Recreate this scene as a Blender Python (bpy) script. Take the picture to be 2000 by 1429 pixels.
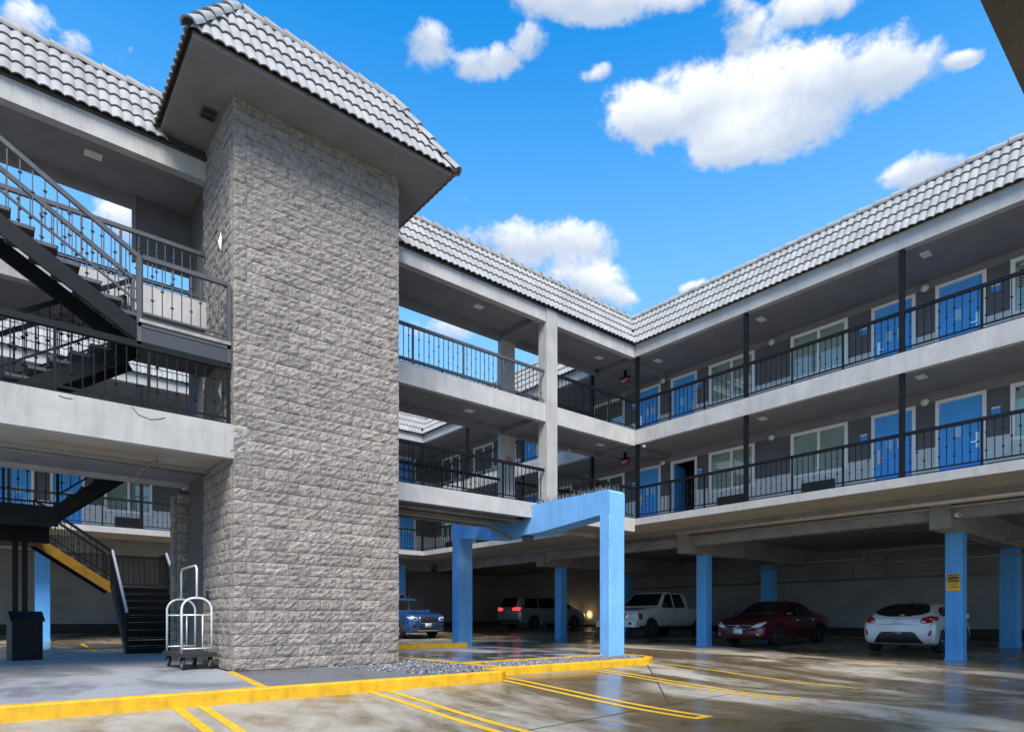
import bpy, bmesh, math, random
from mathutils import Vector, Matrix, Euler
from mathutils.bvhtree import BVHTree
from mathutils.geometry import delaunay_2d_cdt
R = math.radians
random.seed(7)
scene = bpy.context.scene
for o in list(bpy.data.objects): bpy.data.objects.remove(o)
COL = scene.collection

# ------------------------------------------------------------------ camera
YAW = math.atan(1472/1222.0)              # x axis lies this far right of the view axis
CZ = 1.03
cam = bpy.data.objects.new('camera', bpy.data.cameras.new('camera'))
COL.objects.link(cam)
cam.data.sensor_width = 36; cam.data.lens = 36*1222/2000
cam.data.shift_y = (1205-714.5)/2000
cam.data.clip_start = .05; cam.data.clip_end = 500
FW = Vector((math.cos(YAW), math.sin(YAW), 0))
cam.location = (0, 0, CZ)
cam.rotation_euler = (R(90), 0, math.atan2(-FW.x, FW.y))
scene.camera = cam

# ------------------------------------------------------------------ light
SUN_EL, SUN_AZ = R(50), R(213)            # azimuth measured clockwise from +y
sun = bpy.data.objects.new('sun', bpy.data.lights.new('sun', 'SUN'))
COL.objects.link(sun)
sun.data.energy = 2.15; sun.data.angle = R(28); sun.data.color = (1, .935, .85)
sd = Vector((math.sin(SUN_AZ)*math.cos(SUN_EL), math.cos(SUN_AZ)*math.cos(SUN_EL), math.sin(SUN_EL)))
sun.rotation_euler = sd.to_track_quat('Z', 'Y').to_euler()
sun.location = sd*60
vs = scene.view_settings
vs.view_transform = 'Standard'; vs.look = 'None'; vs.gamma = 1; vs.use_curve_mapping = False
vs.exposure = 1.54

# ------------------------------------------------------------------ world
world = bpy.data.worlds.new('World'); scene.world = world; world.use_nodes = True
def build_world():
    nt = world.node_tree; N = nt.nodes; L = nt.links; N.clear()
    def nd(t, **k):
        n = N.new(t)
        for a, b in k.items(): setattr(n, a, b)
        return n
    def math_(op, a, b=None, c=None, clamp=False):
        n = nd('ShaderNodeMath', operation=op, use_clamp=clamp)
        for i, x in enumerate((a, b, c)):
            if x is None: continue
            if isinstance(x, (int, float)): n.inputs[i].default_value = x
            else: L.new(x, n.inputs[i])
        return n.outputs[0]
    def vdot(a, v):
        n = nd('ShaderNodeVectorMath', operation='DOT_PRODUCT')
        L.new(a, n.inputs[0]); n.inputs[1].default_value = v
        return n.outputs['Value']
    out = nd('ShaderNodeOutputWorld'); bg = nd('ShaderNodeBackground')
    sky = nd('ShaderNodeTexSky', sky_type='NISHITA', sun_disc=False)
    sky.sun_elevation = SUN_EL; sky.sun_rotation = SUN_AZ; sky.altitude = 50
    sky.air_density = 1.1; sky.dust_density = .4; sky.ozone_density = 2.2
    hsv = nd('ShaderNodeHueSaturation'); hsv.inputs['Hue'].default_value = .497
    hsv.inputs['Saturation'].default_value = 1.45; hsv.inputs['Value'].default_value = 1.14
    L.new(sky.outputs[0], hsv.inputs['Color'])
    tc = nd('ShaderNodeTexCoord'); d = tc.outputs['Generated']
    sep = nd('ShaderNodeSeparateXYZ'); L.new(d, sep.inputs[0])
    dz = math_('MAXIMUM', sep.outputs[2], .06)
    com = nd('ShaderNodeCombineXYZ')
    L.new(math_('DIVIDE', sep.outputs[0], dz), com.inputs[0]); L.new(math_('DIVIDE', sep.outputs[1], dz), com.inputs[1])
    com.inputs[2].default_value = 1
    q = com.outputs[0]
    def fbm(scale, detail, rough, off, dist=0):
        m = nd('ShaderNodeMapping'); L.new(d, m.inputs[0]); m.inputs['Location'].default_value = off
        m.inputs['Scale'].default_value = (1, 1, 1.25)
        n = nd('ShaderNodeTexNoise', noise_dimensions='3D'); L.new(m.outputs[0], n.inputs['Vector'])
        n.inputs['Scale'].default_value = scale; n.inputs['Detail'].default_value = detail
        n.inputs['Roughness'].default_value = rough; n.inputs['Distortion'].default_value = dist
        return n.outputs[0]
    n1 = fbm(7.5, 12, .60, (3.1, .7, 1.9), .2); n2 = fbm(21, 10, .64, (8.3, 2.2, .4), .2); n0 = fbm(2.2, 3, .5, (1.2, 5.1, .3))
    # cumulus over the court: (azimuth from +x in degrees, elevation, half-widths, tilt) on a flat cloud layer
    lobes = [ # centre u,v  half axis along, half axis across (bearing / elevation offsets), strength
        (1260,235,95,72,-8,1), (1400,205,140,95,-10,1), (1560,190,165,105,-14,1), (1700,150,140,85,-12,1), (1480,265,190,60,-10,.9),
        (1880,118,55,20,-15,.75), (845,95,75,58,25,1), (940,120,100,42,-8,1), (1030,80,52,45,-35,.9),
        (1140,5,185,55,3,1.1), (1290,0,120,36,0,.9), (1465,60,60,62,40,.8), (1430,15,55,35,0,.7), (1540,25,50,40,0,.7), (1600,12,90,38,-10,.9), (1165,140,38,18,-25,.55),
        (960,470,80,45,8,1), (1010,485,105,55,4,1), (1120,480,100,50,0,1), (1130,550,110,52,8,.85), (1010,540,70,40,0,.6), (1215,585,40,25,0,.6),
        (1790,335,85,38,-20,.9), (1860,315,50,25,-10,.75), (1355,560,30,14,-15,.7), (60,50,70,42,25,.7), (150,90,60,30,25,.55), (235,110,35,25,0,.5),
        (900,390,25,10,0,.35), (270,430,120,45,0,.7), (850,640,80,40,0,.6)]
    def qdir(u, v):
        a = (u-1000)/1222; b = (1205-v)/1222
        return Vector((FW.x+a*FW.y, FW.y-a*FW.x))/b
    bias = None; acc = None; wsum = None
    for (u, v, au, bv, tilt, st) in lobes:
        c, s = math.cos(R(tilt)), math.sin(R(tilt))
        q0 = qdir(u, v); e = 2.0
        J1 = (qdir(u+c*e, v+s*e)-qdir(u-c*e, v-s*e))/(2*e)*au; J2 = (qdir(u-s*e, v+c*e)-qdir(u+s*e, v-c*e))/(2*e)*bv
        M = Matrix(((J1.x, J2.x), (J1.y, J2.y))).inverted()
        r1, r2 = Vector(M[0]), Vector(M[1])
        l1 = vdot(q, (r1.x, r1.y, -r1.dot(q0))); l2 = vdot(q, (r2.x, r2.y, -r2.dot(q0)))
        rr = math_('ADD', math_('MULTIPLY', l1, l1), math_('MULTIPLY', l2, l2))
        f = math_('MULTIPLY', math_('SUBTRACT', 1.2, rr), st*1.45)
        fp = math_('MAXIMUM', f, .0); fl = math_('MULTIPLY', fp, l2)
        acc = fl if acc is None else math_('ADD', acc, fl); wsum = fp if wsum is None else math_('ADD', wsum, fp)
        bias = f if bias is None else math_('SMOOTH_MAX', bias, f, .6)
    bias = math_('MAXIMUM', bias, -1.1)
    wisp = math_('MULTIPLY', math_('SUBTRACT', n0, .52), 2.2)
    bias = math_('MAXIMUM', bias, math_('SUBTRACT', wisp, .75))
    nn = math_('ADD', math_('MULTIPLY', math_('SUBTRACT', n1, .5), 4.4), math_('MULTIPLY', math_('SUBTRACT', n2, .5), 3.7))
    dens = math_('ADD', bias, nn)
    mr = nd('ShaderNodeMapRange', interpolation_type='SMOOTHSTEP')
    L.new(dens, mr.inputs[0]); mr.inputs[1].default_value = .15; mr.inputs[2].default_value = 1.35
    alpha = math_('MULTIPLY', mr.outputs[0], .97)
    # thick middles are a little greyer than the sunlit rims
    ms = nd('ShaderNodeMapRange', interpolation_type='SMOOTHSTEP')
    low = math_('DIVIDE', acc, math_('MAXIMUM', wsum, .05))          # + towards the flat base of a cloud
    L.new(math_('ADD', math_('ADD', low, math_('MULTIPLY', dens, .16)), math_('MULTIPLY', math_('SUBTRACT', n1, .5), -3.2)), ms.inputs[0]); ms.inputs[1].default_value = -.65; ms.inputs[2].default_value = .75
    ramp = nd('ShaderNodeMix', data_type='RGBA'); L.new(ms.outputs[0], ramp.inputs[0])
    ramp.inputs[6].default_value = (3.7, 3.8, 3.9, 1); ramp.inputs[7].default_value = (1.95, 2.3, 2.85, 1)
    mix = nd('ShaderNodeMix', data_type='RGBA'); L.new(alpha, mix.inputs[0])
    hz = nd('ShaderNodeMapRange', interpolation_type='SMOOTHSTEP'); L.new(sep.outputs[2], hz.inputs[0])
    hz.inputs[1].default_value = .74; hz.inputs[2].default_value = .30; hz.inputs[3].default_value = 0; hz.inputs[4].default_value = .72
    pale = nd('ShaderNodeMix', data_type='RGBA'); L.new(hz.outputs[0], pale.inputs[0]); L.new(hsv.outputs[0], pale.inputs[6]); pale.inputs[7].default_value = (1.15, 2.3, 3.85, 1)
    L.new(pale.outputs[2], mix.inputs[6]); L.new(ramp.outputs[2], mix.inputs[7])
    L.new(mix.outputs[2], bg.inputs[0]); bg.inputs[1].default_value = .10
    L.new(bg.outputs[0], out.inputs[0])
build_world()

# ------------------------------------------------------------------ materials
MATS = {}
def mat(name, col, rough=.6, metal=0, var=0, scale=4, bump=0, bscale=60, detail=4, spec=.5, coat=0, emit=None, estr=1, alpha=None, vcol=None, bdist=.01, orand=None, streak=0):
    if name in MATS: return MATS[name]
    m = bpy.data.materials.new(name); m.use_nodes = True
    nt = m.node_tree; N = nt.nodes; L = nt.links; b = N['Principled BSDF']
    c = (*col, 1)
    b.inputs['Base Color'].default_value = c; b.inputs['Roughness'].default_value = rough; b.inputs['Metallic'].default_value = metal
    b.inputs['Specular IOR Level'].default_value = spec; b.inputs['Coat Weight'].default_value = coat; b.inputs['Coat Roughness'].default_value = .05
    if emit: b.inputs['Emission Color'].default_value = (*emit, 1); b.inputs['Emission Strength'].default_value = estr
    tc = N.new('ShaderNodeTexCoord') if (var or bump) else None
    geo = N.new('ShaderNodeNewGeometry') if (var or bump) else None
    if var:
        n = N.new('ShaderNodeTexNoise'); L.new(geo.outputs['Position'], n.inputs['Vector']); n.inputs['Scale'].default_value = scale; n.inputs['Detail'].default_value = 6; n.inputs['Roughness'].default_value = .62
        r = N.new('ShaderNodeValToRGB'); L.new(n.outputs[0], r.inputs[0])
        lo = vcol or tuple(x*(1-var) for x in col); hi = tuple(min(1, x*(1+var*.6)) for x in col)
        r.color_ramp.elements[0].position = .32; r.color_ramp.elements[0].color = (*lo, 1)
        r.color_ramp.elements[1].position = .66; r.color_ramp.elements[1].color = (*hi, 1)
        colo = r.outputs[0]
        if streak:      # rain streaks running down the face
            mp = N.new('ShaderNodeMapping'); L.new(geo.outputs['Position'], mp.inputs[0]); mp.inputs['Scale'].default_value = (7, 7, .7)
            n3 = N.new('ShaderNodeTexNoise'); L.new(mp.outputs[0], n3.inputs['Vector']); n3.inputs['Scale'].default_value = 1; n3.inputs['Detail'].default_value = 5; n3.inputs['Roughness'].default_value = .7
            m3 = N.new('ShaderNodeMapRange'); L.new(n3.outputs[0], m3.inputs[0]); m3.inputs[1].default_value = .48; m3.inputs[2].default_value = .74; m3.inputs[4].default_value = streak
            x3 = N.new('ShaderNodeMix'); x3.data_type = 'RGBA'; x3.blend_type = 'MULTIPLY'; L.new(m3.outputs[0], x3.inputs[0]); L.new(colo, x3.inputs[6]); x3.inputs[7].default_value = (.42, .40, .37, 1); colo = x3.outputs[2]
        if orand:
            oi = N.new('ShaderNodeObjectInfo'); mr_ = N.new('ShaderNodeMapRange'); L.new(oi.outputs['Random'], mr_.inputs[0]); mr_.inputs[3].default_value, mr_.inputs[4].default_value = orand
            x4 = N.new('ShaderNodeMix'); x4.data_type = 'RGBA'; x4.blend_type = 'MULTIPLY'; x4.inputs[0].default_value = 1; L.new(colo, x4.inputs[6]); L.new(mr_.outputs[0], x4.inputs[7]); colo = x4.outputs[2]
        L.new(colo, b.inputs['Base Color'])
    if bump:
        n = N.new('ShaderNodeTexNoise'); L.new(geo.outputs['Position'], n.inputs['Vector']); n.inputs['Scale'].default_value = bscale; n.inputs['Detail'].default_value = detail
        bp = N.new('ShaderNodeBump'); bp.inputs['Strength'].default_value = bump; bp.inputs['Distance'].default_value = bdist
        L.new(n.outputs[0], bp.inputs['Height']); L.new(bp.outputs[0], b.inputs['Normal'])
    MATS[name] = m
    return m

STUCCO = mat('stucco_light', (.42, .405, .387), .9, var=.16, scale=1.6, bump=.55, bscale=42, bdist=.012, streak=.32)
STUCCO_W = mat('stucco_pale', (.39, .375, .35), .9, var=.14, scale=1.8, bump=.55, bscale=38, bdist=.012, streak=.32)
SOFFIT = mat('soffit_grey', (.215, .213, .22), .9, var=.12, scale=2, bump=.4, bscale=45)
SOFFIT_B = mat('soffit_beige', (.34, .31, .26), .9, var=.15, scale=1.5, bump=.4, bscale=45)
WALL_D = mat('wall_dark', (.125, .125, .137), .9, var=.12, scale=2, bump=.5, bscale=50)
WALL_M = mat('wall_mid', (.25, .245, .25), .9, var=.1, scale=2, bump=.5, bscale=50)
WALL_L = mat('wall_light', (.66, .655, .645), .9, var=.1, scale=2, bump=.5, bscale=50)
GARAGE = mat('garage_wall', (.30, .292, .288), .92, var=.2, scale=.7, bump=.4, bscale=30)
CONC_D = mat('garage_concrete', (.24, .232, .22), .9, var=.25, scale=1.2, bump=.3, bscale=40)
TILE = mat('tile_grey', (.30, .293, .28), .8, var=.22, scale=2.2, bump=.25, bscale=80, orand=(.95, 1.04))
TILE_B = mat('tile_underlay', (.05, .05, .05), .9)
BLACK = mat('black_metal', (.007, .007, .008), .5, spec=.2, metal=.0, var=.3, scale=9)
BLACKR = mat('black_rubber', (.012, .012, .012), .7)
STEELG = mat('rail_grey', (.075, .076, .08), .5, spec=.3, var=.2, scale=9)
BLUE = mat('blue_stucco', (.17, .43, .80), .85, var=.12, scale=1.2, bump=1.0, bscale=30, bdist=.02, streak=.35)
BLUE_P = mat('blue_column', (.10, .37, .76), .8, var=.08, scale=1, bump=.4, bscale=45, streak=.35)
DOOR = mat('door_blue', (.07, .39, .92), .5, var=.08, scale=3)
WHITE = mat('white_paint', (.84, .84, .84), .55)
WHITE_O = mat('white_lamp', (.72, .70, .66), .4)
CHROME = mat('chrome', (.72, .73, .74), .14, 1)
SATIN = mat('satin_tube', (.74, .74, .73), .35, .35)
STEEL = mat('brushed_steel', (.62, .62, .62), .28, 1)
YELLOW = mat('yellow_paint', (.66, .36, .006), .6, var=.22, scale=5, bump=.25, bscale=30, streak=.45)
GRILLE = mat('ac_grille', (.030, .027, .025), .6)
PIPE = mat('pipe_grey', (.22, .21, .195), .6, var=.2, scale=5)
DARK = mat('room_dark', (.02, .02, .022), .9)
CURTAIN = mat('curtain_green', (.26, .34, .30), .8)
SIGN_Y = mat('sign_yellow', (.85, .43, .01), .5)
SIGN_K = mat('sign_black', (.015, .015, .015), .5)
SIGN_W = mat('sign_white', (.75, .75, .75), .5)
SIGN_B = mat('sign_blue', (.06, .30, .72), .5)
RED = mat('sign_red', (.55, .02, .03), .5)
EXITM = mat('exit_red', (.09, .008, .012), .5, emit=(1, .05, .07), estr=.01)

def glass_mat():
    m = bpy.data.materials.new('window_glass'); m.use_nodes = True; nt = m.node_tree; N = nt.nodes; L = nt.links; N.clear()
    o = N.new('ShaderNodeOutputMaterial'); t = N.new('ShaderNodeBsdfTransparent'); g = N.new('ShaderNodeBsdfGlossy'); g.inputs['Roughness'].default_value = .02
    t.inputs[0].default_value = (.90, .94, .92, 1)
    f = N.new('ShaderNodeFresnel'); f.inputs[0].default_value = 1.6; mx = N.new('ShaderNodeMixShader')
    ad = N.new('ShaderNodeMath'); ad.operation = 'MULTIPLY_ADD'; ad.inputs[1].default_value = .8; ad.inputs[2].default_value = .03; ad.use_clamp = True
    L.new(f.outputs[0], ad.inputs[0]); L.new(ad.outputs[0], mx.inputs[0]); L.new(t.outputs[0], mx.inputs[1]); L.new(g.outputs[0], mx.inputs[2]); L.new(mx.outputs[0], o.inputs[0])
    return m
GLASS = glass_mat()

def block_mat():
    m = bpy.data.materials.new('split_face_block'); m.use_nodes = True; nt = m.node_tree; N = nt.nodes; L = nt.links; b = N['Principled BSDF']
    b.inputs['Roughness'].default_value = .95; b.inputs['Specular IOR Level'].default_value = .2
    g = N.new('ShaderNodeNewGeometry'); oi = N.new('ShaderNodeObjectInfo')
    n = N.new('ShaderNodeTexNoise'); L.new(g.outputs['Position'], n.inputs['Vector']); n.inputs['Scale'].default_value = 9; n.inputs['Detail'].default_value = 9; n.inputs['Roughness'].default_value = .7
    r = N.new('ShaderNodeValToRGB'); L.new(n.outputs[0], r.inputs[0])
    r.color_ramp.elements[0].position = .3; r.color_ramp.elements[0].color = (.185, .163, .144, 1)
    r.color_ramp.elements[1].position = .7; r.color_ramp.elements[1].color = (.43, .38, .333, 1)
    mx = N.new('ShaderNodeMix'); mx.data_type = 'RGBA'; mx.blend_type = 'MULTIPLY'; mx.inputs[0].default_value = 1
    mr = N.new('ShaderNodeMapRange'); L.new(oi.outputs['Random'], mr.inputs[0]); mr.inputs[3].default_value = .82; mr.inputs[4].default_value = 1.10
    L.new(r.outputs[0], mx.inputs[6]); L.new(mr.outputs[0], mx.inputs[7]); L.new(mx.outputs[2], b.inputs['Base Color'])
    n2 = N.new('ShaderNodeTexNoise'); L.new(g.outputs['Position'], n2.inputs['Vector']); n2.inputs['Scale'].default_value = 24; n2.inputs['Detail'].default_value = 8; n2.inputs['Roughness'].default_value = .68; n2.inputs['Distortion'].default_value = .6
    v = N.new('ShaderNodeTexVoronoi'); L.new(g.outputs['Position'], v.inputs['Vector']); v.inputs['Scale'].default_value = 40; v.feature = 'SMOOTH_F1'
    ad = N.new('ShaderNodeMath'); ad.operation = 'MULTIPLY_ADD'; L.new(v.outputs[0], ad.inputs[0]); ad.inputs[1].default_value = .35; L.new(n2.outputs[0], ad.inputs[2])
    bp = N.new('ShaderNodeBump'); bp.inputs['Strength'].default_value = 1; bp.inputs['Distance'].default_value = .042; L.new(ad.outputs[0], bp.inputs['Height']); L.new(bp.outputs[0], b.inputs['Normal'])
    return m
BLOCK = block_mat()
MORTAR = mat('mortar_dark', (.10, .094, .088), .95)

def wet_mat(name, dry, wet, sc, wetness, rdry=.62, stain=None, rwet=.1):
    """concrete with damp, darker, glossier patches"""
    m = bpy.data.materials.new(name); m.use_nodes = True; nt = m.node_tree; N = nt.nodes; L = nt.links; b = N['Principled BSDF']
    g = N.new('ShaderNodeNewGeometry')
    mp = N.new('ShaderNodeMapping'); L.new(g.outputs['Position'], mp.inputs[0]); mp.inputs['Scale'].default_value = (1.0, .55, 1); mp.inputs['Rotation'].default_value = (0, 0, R(-28))
    def noise(s, det, ro, dist=0, vec=mp.outputs[0]):
        n = N.new('ShaderNodeTexNoise'); L.new(vec, n.inputs['Vector']); n.inputs['Scale'].default_value = s; n.inputs['Detail'].default_value = det; n.inputs['Roughness'].default_value = ro; n.inputs['Distortion'].default_value = dist
        return n.outputs[0]
    def mul(a, b_, add=0):
        k = N.new('ShaderNodeMath'); k.operation = 'MULTIPLY_ADD'; L.new(a, k.inputs[0]); k.inputs[1].default_value = b_
        if isinstance(add, (int, float)): k.inputs[2].default_value = add
        else: L.new(add, k.inputs[2])
        return k.outputs[0]
    a = noise(sc, 5, .6, .8); bb = noise(sc*4.5, 7, .65, .4); fine = noise(38, 5, .7, 0, g.outputs['Position'])
    w = mul(a, .75, mul(bb, .25))
    mr = N.new('ShaderNodeMapRange'); mr.interpolation_type = 'SMOOTHSTEP'; L.new(w, mr.inputs[0]); mr.inputs[1].default_value = wetness-.07; mr.inputs[2].default_value = wetness+.10
    wetf = mr.outputs[0]
    cr = N.new('ShaderNodeMix'); cr.data_type = 'RGBA'; L.new(wetf, cr.inputs[0]); cr.inputs[6].default_value = (*dry, 1); cr.inputs[7].default_value = (*wet, 1)
    st = N.new('ShaderNodeMix'); st.data_type = 'RGBA'; st.blend_type = 'MULTIPLY'
    smr = N.new('ShaderNodeMapRange'); L.new(noise(sc*1.7, 6, .7, 1.2, g.outputs['Position']), smr.inputs[0]); smr.inputs[1].default_value = .5; smr.inputs[2].default_value = .72
    L.new(smr.outputs[0], st.inputs[0]); L.new(cr.outputs[2], st.inputs[6]); st.inputs[7].default_value = (*(stain or (.55, .47, .33)), 1)
    f2 = N.new('ShaderNodeMix'); f2.data_type = 'RGBA'; f2.blend_type = 'MULTIPLY'; f2.inputs[0].default_value = .55; L.new(st.outputs[2], f2.inputs[6])
    fr = N.new('ShaderNodeValToRGB'); L.new(fine, fr.inputs[0]); fr.color_ramp.elements[0].position = .3; fr.color_ramp.elements[0].color = (.6, .6, .6, 1); fr.color_ramp.elements[1].position = .6; fr.color_ramp.elements[1].color = (1.08, 1.08, 1.08, 1)
    L.new(fr.outputs[0], f2.inputs[7]); L.new(f2.outputs[2], b.inputs['Base Color'])
    rm = N.new('ShaderNodeMapRange'); L.new(wetf, rm.inputs[0]); rm.inputs[3].default_value = rdry; rm.inputs[4].default_value = rwet; L.new(rm.outputs[0], b.inputs['Roughness'])
    bp = N.new('ShaderNodeBump'); bp.inputs['Distance'].default_value = .006
    bm_ = N.new('ShaderNodeMapRange'); L.new(wetf, bm_.inputs[0]); bm_.inputs[3].default_value = .5; bm_.inputs[4].default_value = .08; L.new(bm_.outputs[0], bp.inputs['Strength'])
    L.new(fine, bp.inputs['Height']); L.new(bp.outputs[0], b.inputs['Normal'])
    return m
LOT = wet_mat('wet_lot_concrete', (.37, .335, .27), (.165, .125, .072), .42, .465, .6, (.55, .42, .24), .17)
WALK = wet_mat('walkway_concrete', (.31, .312, .325), (.19, .192, .205), .5, .53, .55, (.75, .75, .78), .3)
WALKW = wet_mat('wet_walk', (.30, .30, .30), (.07, .075, .085), .55, .47, .4, (.8, .78, .75))
PAVER = wet_mat('dark_paving', (.14, .14, .142), (.08, .08, .085), .6, .55, .6, (.8, .8, .8))

# ------------------------------------------------------------------ helpers
class MB:
    def __init__(s): s.v = []; s.f = []; s.sm = []
    def add(s, vs, fs, smooth=False):
        o = len(s.v); s.v += [tuple(p) for p in vs]; s.f += [tuple(i+o for i in f) for f in fs]; s.sm += [smooth]*len(fs); return s
    def box(s, x0, x1, y0, y1, z0, z1):
        return s.add([(x0,y0,z0),(x1,y0,z0),(x1,y1,z0),(x0,y1,z0),(x0,y0,z1),(x1,y0,z1),(x1,y1,z1),(x0,y1,z1)],
                     [(0,3,2,1),(4,5,6,7),(0,1,5,4),(1,2,6,5),(2,3,7,6),(3,0,4,7)])
    def cbox(s, c, d): return s.box(c[0]-d[0]/2, c[0]+d[0]/2, c[1]-d[1]/2, c[1]+d[1]/2, c[2]-d[2]/2, c[2]+d[2]/2)
    def bar(s, a, b, w, h, up=(0,0,1)):
        a, b = Vector(a), Vector(b); d = (b-a).normalized(); u = Vector(up); r = d.cross(u)
        if r.length < 1e-4: r = d.cross(Vector((1,0,0)))
        r.normalize(); u = r.cross(d).normalized(); r *= w/2; u *= h/2
        return s.add([a-r-u, a+r-u, a+r+u, a-r+u, b-r-u, b+r-u, b+r+u, b-r+u], [(0,1,2,3),(7,6,5,4),(0,4,5,1),(1,5,6,2),(2,6,7,3),(3,7,4,0)])
    def prism(s, poly, axis, a, b):
        """poly: 2D points; axis 0: (y,z), 1: (x,z), 2: (x,y)"""
        def P(p, t): return (t, p[0], p[1]) if axis == 0 else (p[0], t, p[1]) if axis == 1 else (p[0], p[1], t)
        n = len(poly)
        vs = [P(p, a) for p in poly]+[P(p, b) for p in poly]
        return s.add(vs, [tuple(range(n))[::-1], tuple(range(n, 2*n))]+[(i, (i+1) % n, n+(i+1) % n, n+i) for i in range(n)])
    def tube(s, pts, r, n=8, closed=False, cap=True):
        pts = [Vector(p) for p in pts]; rings = []; k = len(pts); pu = None
        for i, p in enumerate(pts):
            d = ((pts[(i+1) % k] if closed or i < k-1 else p)-(pts[i-1] if closed or i > 0 else p)).normalized()
            u = pu - d*pu.dot(d) if pu else d.orthogonal()
            if u.length < 1e-5: u = d.orthogonal()
            u.normalize(); pu = u; w = d.cross(u)
            rr = r[i] if isinstance(r, (list, tuple)) else r
            rings.append([p+(u*math.cos(2*math.pi*j/n)+w*math.sin(2*math.pi*j/n))*rr for j in range(n)])
        vs = [q for g in rings for q in g]; fs = []
        for i in range(k if closed else k-1):
            a, b = i*n, ((i+1) % k)*n
            fs += [(a+j, a+(j+1) % n, b+(j+1) % n, b+j) for j in range(n)]
        if cap and not closed: fs += [tuple(range(n))[::-1], tuple(range((k-1)*n, k*n))]
        return s.add(vs, fs, n > 6)
    def lathe(s, prof, c=(0,0,0), n=16, axis=2):
        def P(r, h, t):
            x, y = r*math.cos(t), r*math.sin(t)
            return (c[0]+x, c[1]+y, c[2]+h) if axis == 2 else (c[0]+x, c[1]+h, c[2]+y) if axis == 1 else (c[0]+h, c[1]+x, c[2]+y)
        vs = [P(r, h, 2*math.pi*j/n) for r, h in prof for j in range(n)]
        return s.add(vs, [(i*n+j, i*n+(j+1) % n, (i+1)*n+(j+1) % n, (i+1)*n+j) for i in range(len(prof)-1) for j in range(n)], True)
    def mesh(s, name, m):
        me = bpy.data.meshes.new(name); me.from_pydata(s.v, [], s.f); me.polygons.foreach_set('use_smooth', s.sm)
        bm = bmesh.new(); bm.from_mesh(me); bmesh.ops.recalc_face_normals(bm, faces=bm.faces); bm.to_mesh(me); bm.free()
        if m: me.materials.append(m)
        return me
    def build(s, name, m, parent=None, **k): return obj(name, s.mesh(name, m), parent, **k)
def obj(name, me, parent=None, label=None, cat=None, group=None, kind=None, mw=None):
    o = bpy.data.objects.new(name, me); COL.objects.link(o)
    if parent is not None:
        o.parent = parent
        if parent.get('_off') is not None: o.matrix_parent_inverse = Matrix.Translation(-Vector(parent['_off']))
    if mw is not None: o.matrix_local = mw
    tag(o, label, cat, group, kind); return o
def tag(o, label=None, cat=None, group=None, kind=None):
    for k, v in (('label', label), ('category', cat), ('group', group), ('kind', kind)):
        if v: o[k] = v
    return o
ROOTS = []
def thing(name, label, cat, loc=(0,0,0), group=None, local=False, rz=0):
    """an Empty at the base; children are written in world coordinates unless local"""
    o = bpy.data.objects.new(name, None); COL.objects.link(o); o.location = loc; o.rotation_euler = (0, 0, rz); o.empty_display_size = .2
    if not local: o['_off'] = tuple(loc); ROOTS.append(o)
    return tag(o, label, cat, group)
def S(t): t = max(0, min(1, t)); return t*t*(3-2*t)
def gz(x, y):
    y = min(y, 36); x = min(x, 32)
    lin = .0152*(y-8)
    low = lin if y < 8 else .006*(y-8) if y < 20 else .072+.02*(y-20)
    w = S((x-13)/4.5)
    return low*(1-w)+lin*w+.028*max(0, x-18)-.13*S((8.8-y)/4)*S((17.5-x)/4)
B = lambda *a: MB().box(*a)
def text_mesh(txt, size, m, extrude=.002):
    cu = bpy.data.curves.new('lettering', 'FONT'); cu.body = txt; cu.size = size; cu.extrude = extrude; cu.align_x = 'CENTER'; cu.align_y = 'CENTER'; cu.resolution_u = 2
    o = bpy.data.objects.new('lettering', cu); COL.objects.link(o); dg = bpy.context.evaluated_depsgraph_get()
    me = bpy.data.meshes.new_from_object(o.evaluated_get(dg)); bpy.data.objects.remove(o); bpy.data.curves.remove(cu)
    me.materials.clear(); me.materials.append(m); return me

# levels
F2, F3, RF = 4.07, 6.82, 9.10          # second floor, third floor, underside of roof beam
XR, YB, YT, YBB, YK = 15.39, 12.55, 10.93, 14.36, 25.0   # wing edge, bridge front, tower front, bridge back, back wing edge
WX = 17.40                              # wing room wall


# ================================================================== SETTING
def ground():
    xs = [-300, -60, -20]+[-12+.6*i for i in range(75)]+[40, 60, 300]
    ys = [-300, -60, -20]+[-8+.6*i for i in range(75)]+[45, 60, 300]
    vs = [(x, y, gz(x, y)) for y in ys for x in xs]; n = len(xs)
    fs = [(j*n+i, j*n+i+1, (j+1)*n+i+1, (j+1)*n+i) for j in range(len(ys)-1) for i in range(n-1)]
    return MB().add(vs, fs, True).build('parking_lot', LOT, kind='structure', label='damp stained concrete parking lot sloping to a shallow drain')
lot = ground()
def ribbon(name, pts, w, m, parent, lift=.005, step=.35):
    """flat painted strip or joint that follows the ground"""
    mb = MB()
    for (a, b) in zip(pts[:-1], pts[1:]):
        a, b = Vector(a), Vector(b); L_ = (b-a).length; n = max(1, int(L_/step)); d = (b-a)/L_; r = Vector((d.y, -d.x))*w/2
        vs = []
        for i in range(n+1):
            p = a+d*L_*i/n
            for q in (p+r, p-r): vs.append((q.x, q.y, gz(q.x, q.y)+lift))
        mb.add(vs, [(2*i, 2*i+1, 2*i+3, 2*i+2) for i in range(n)])
    return mb.build(name, m, parent)
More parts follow.
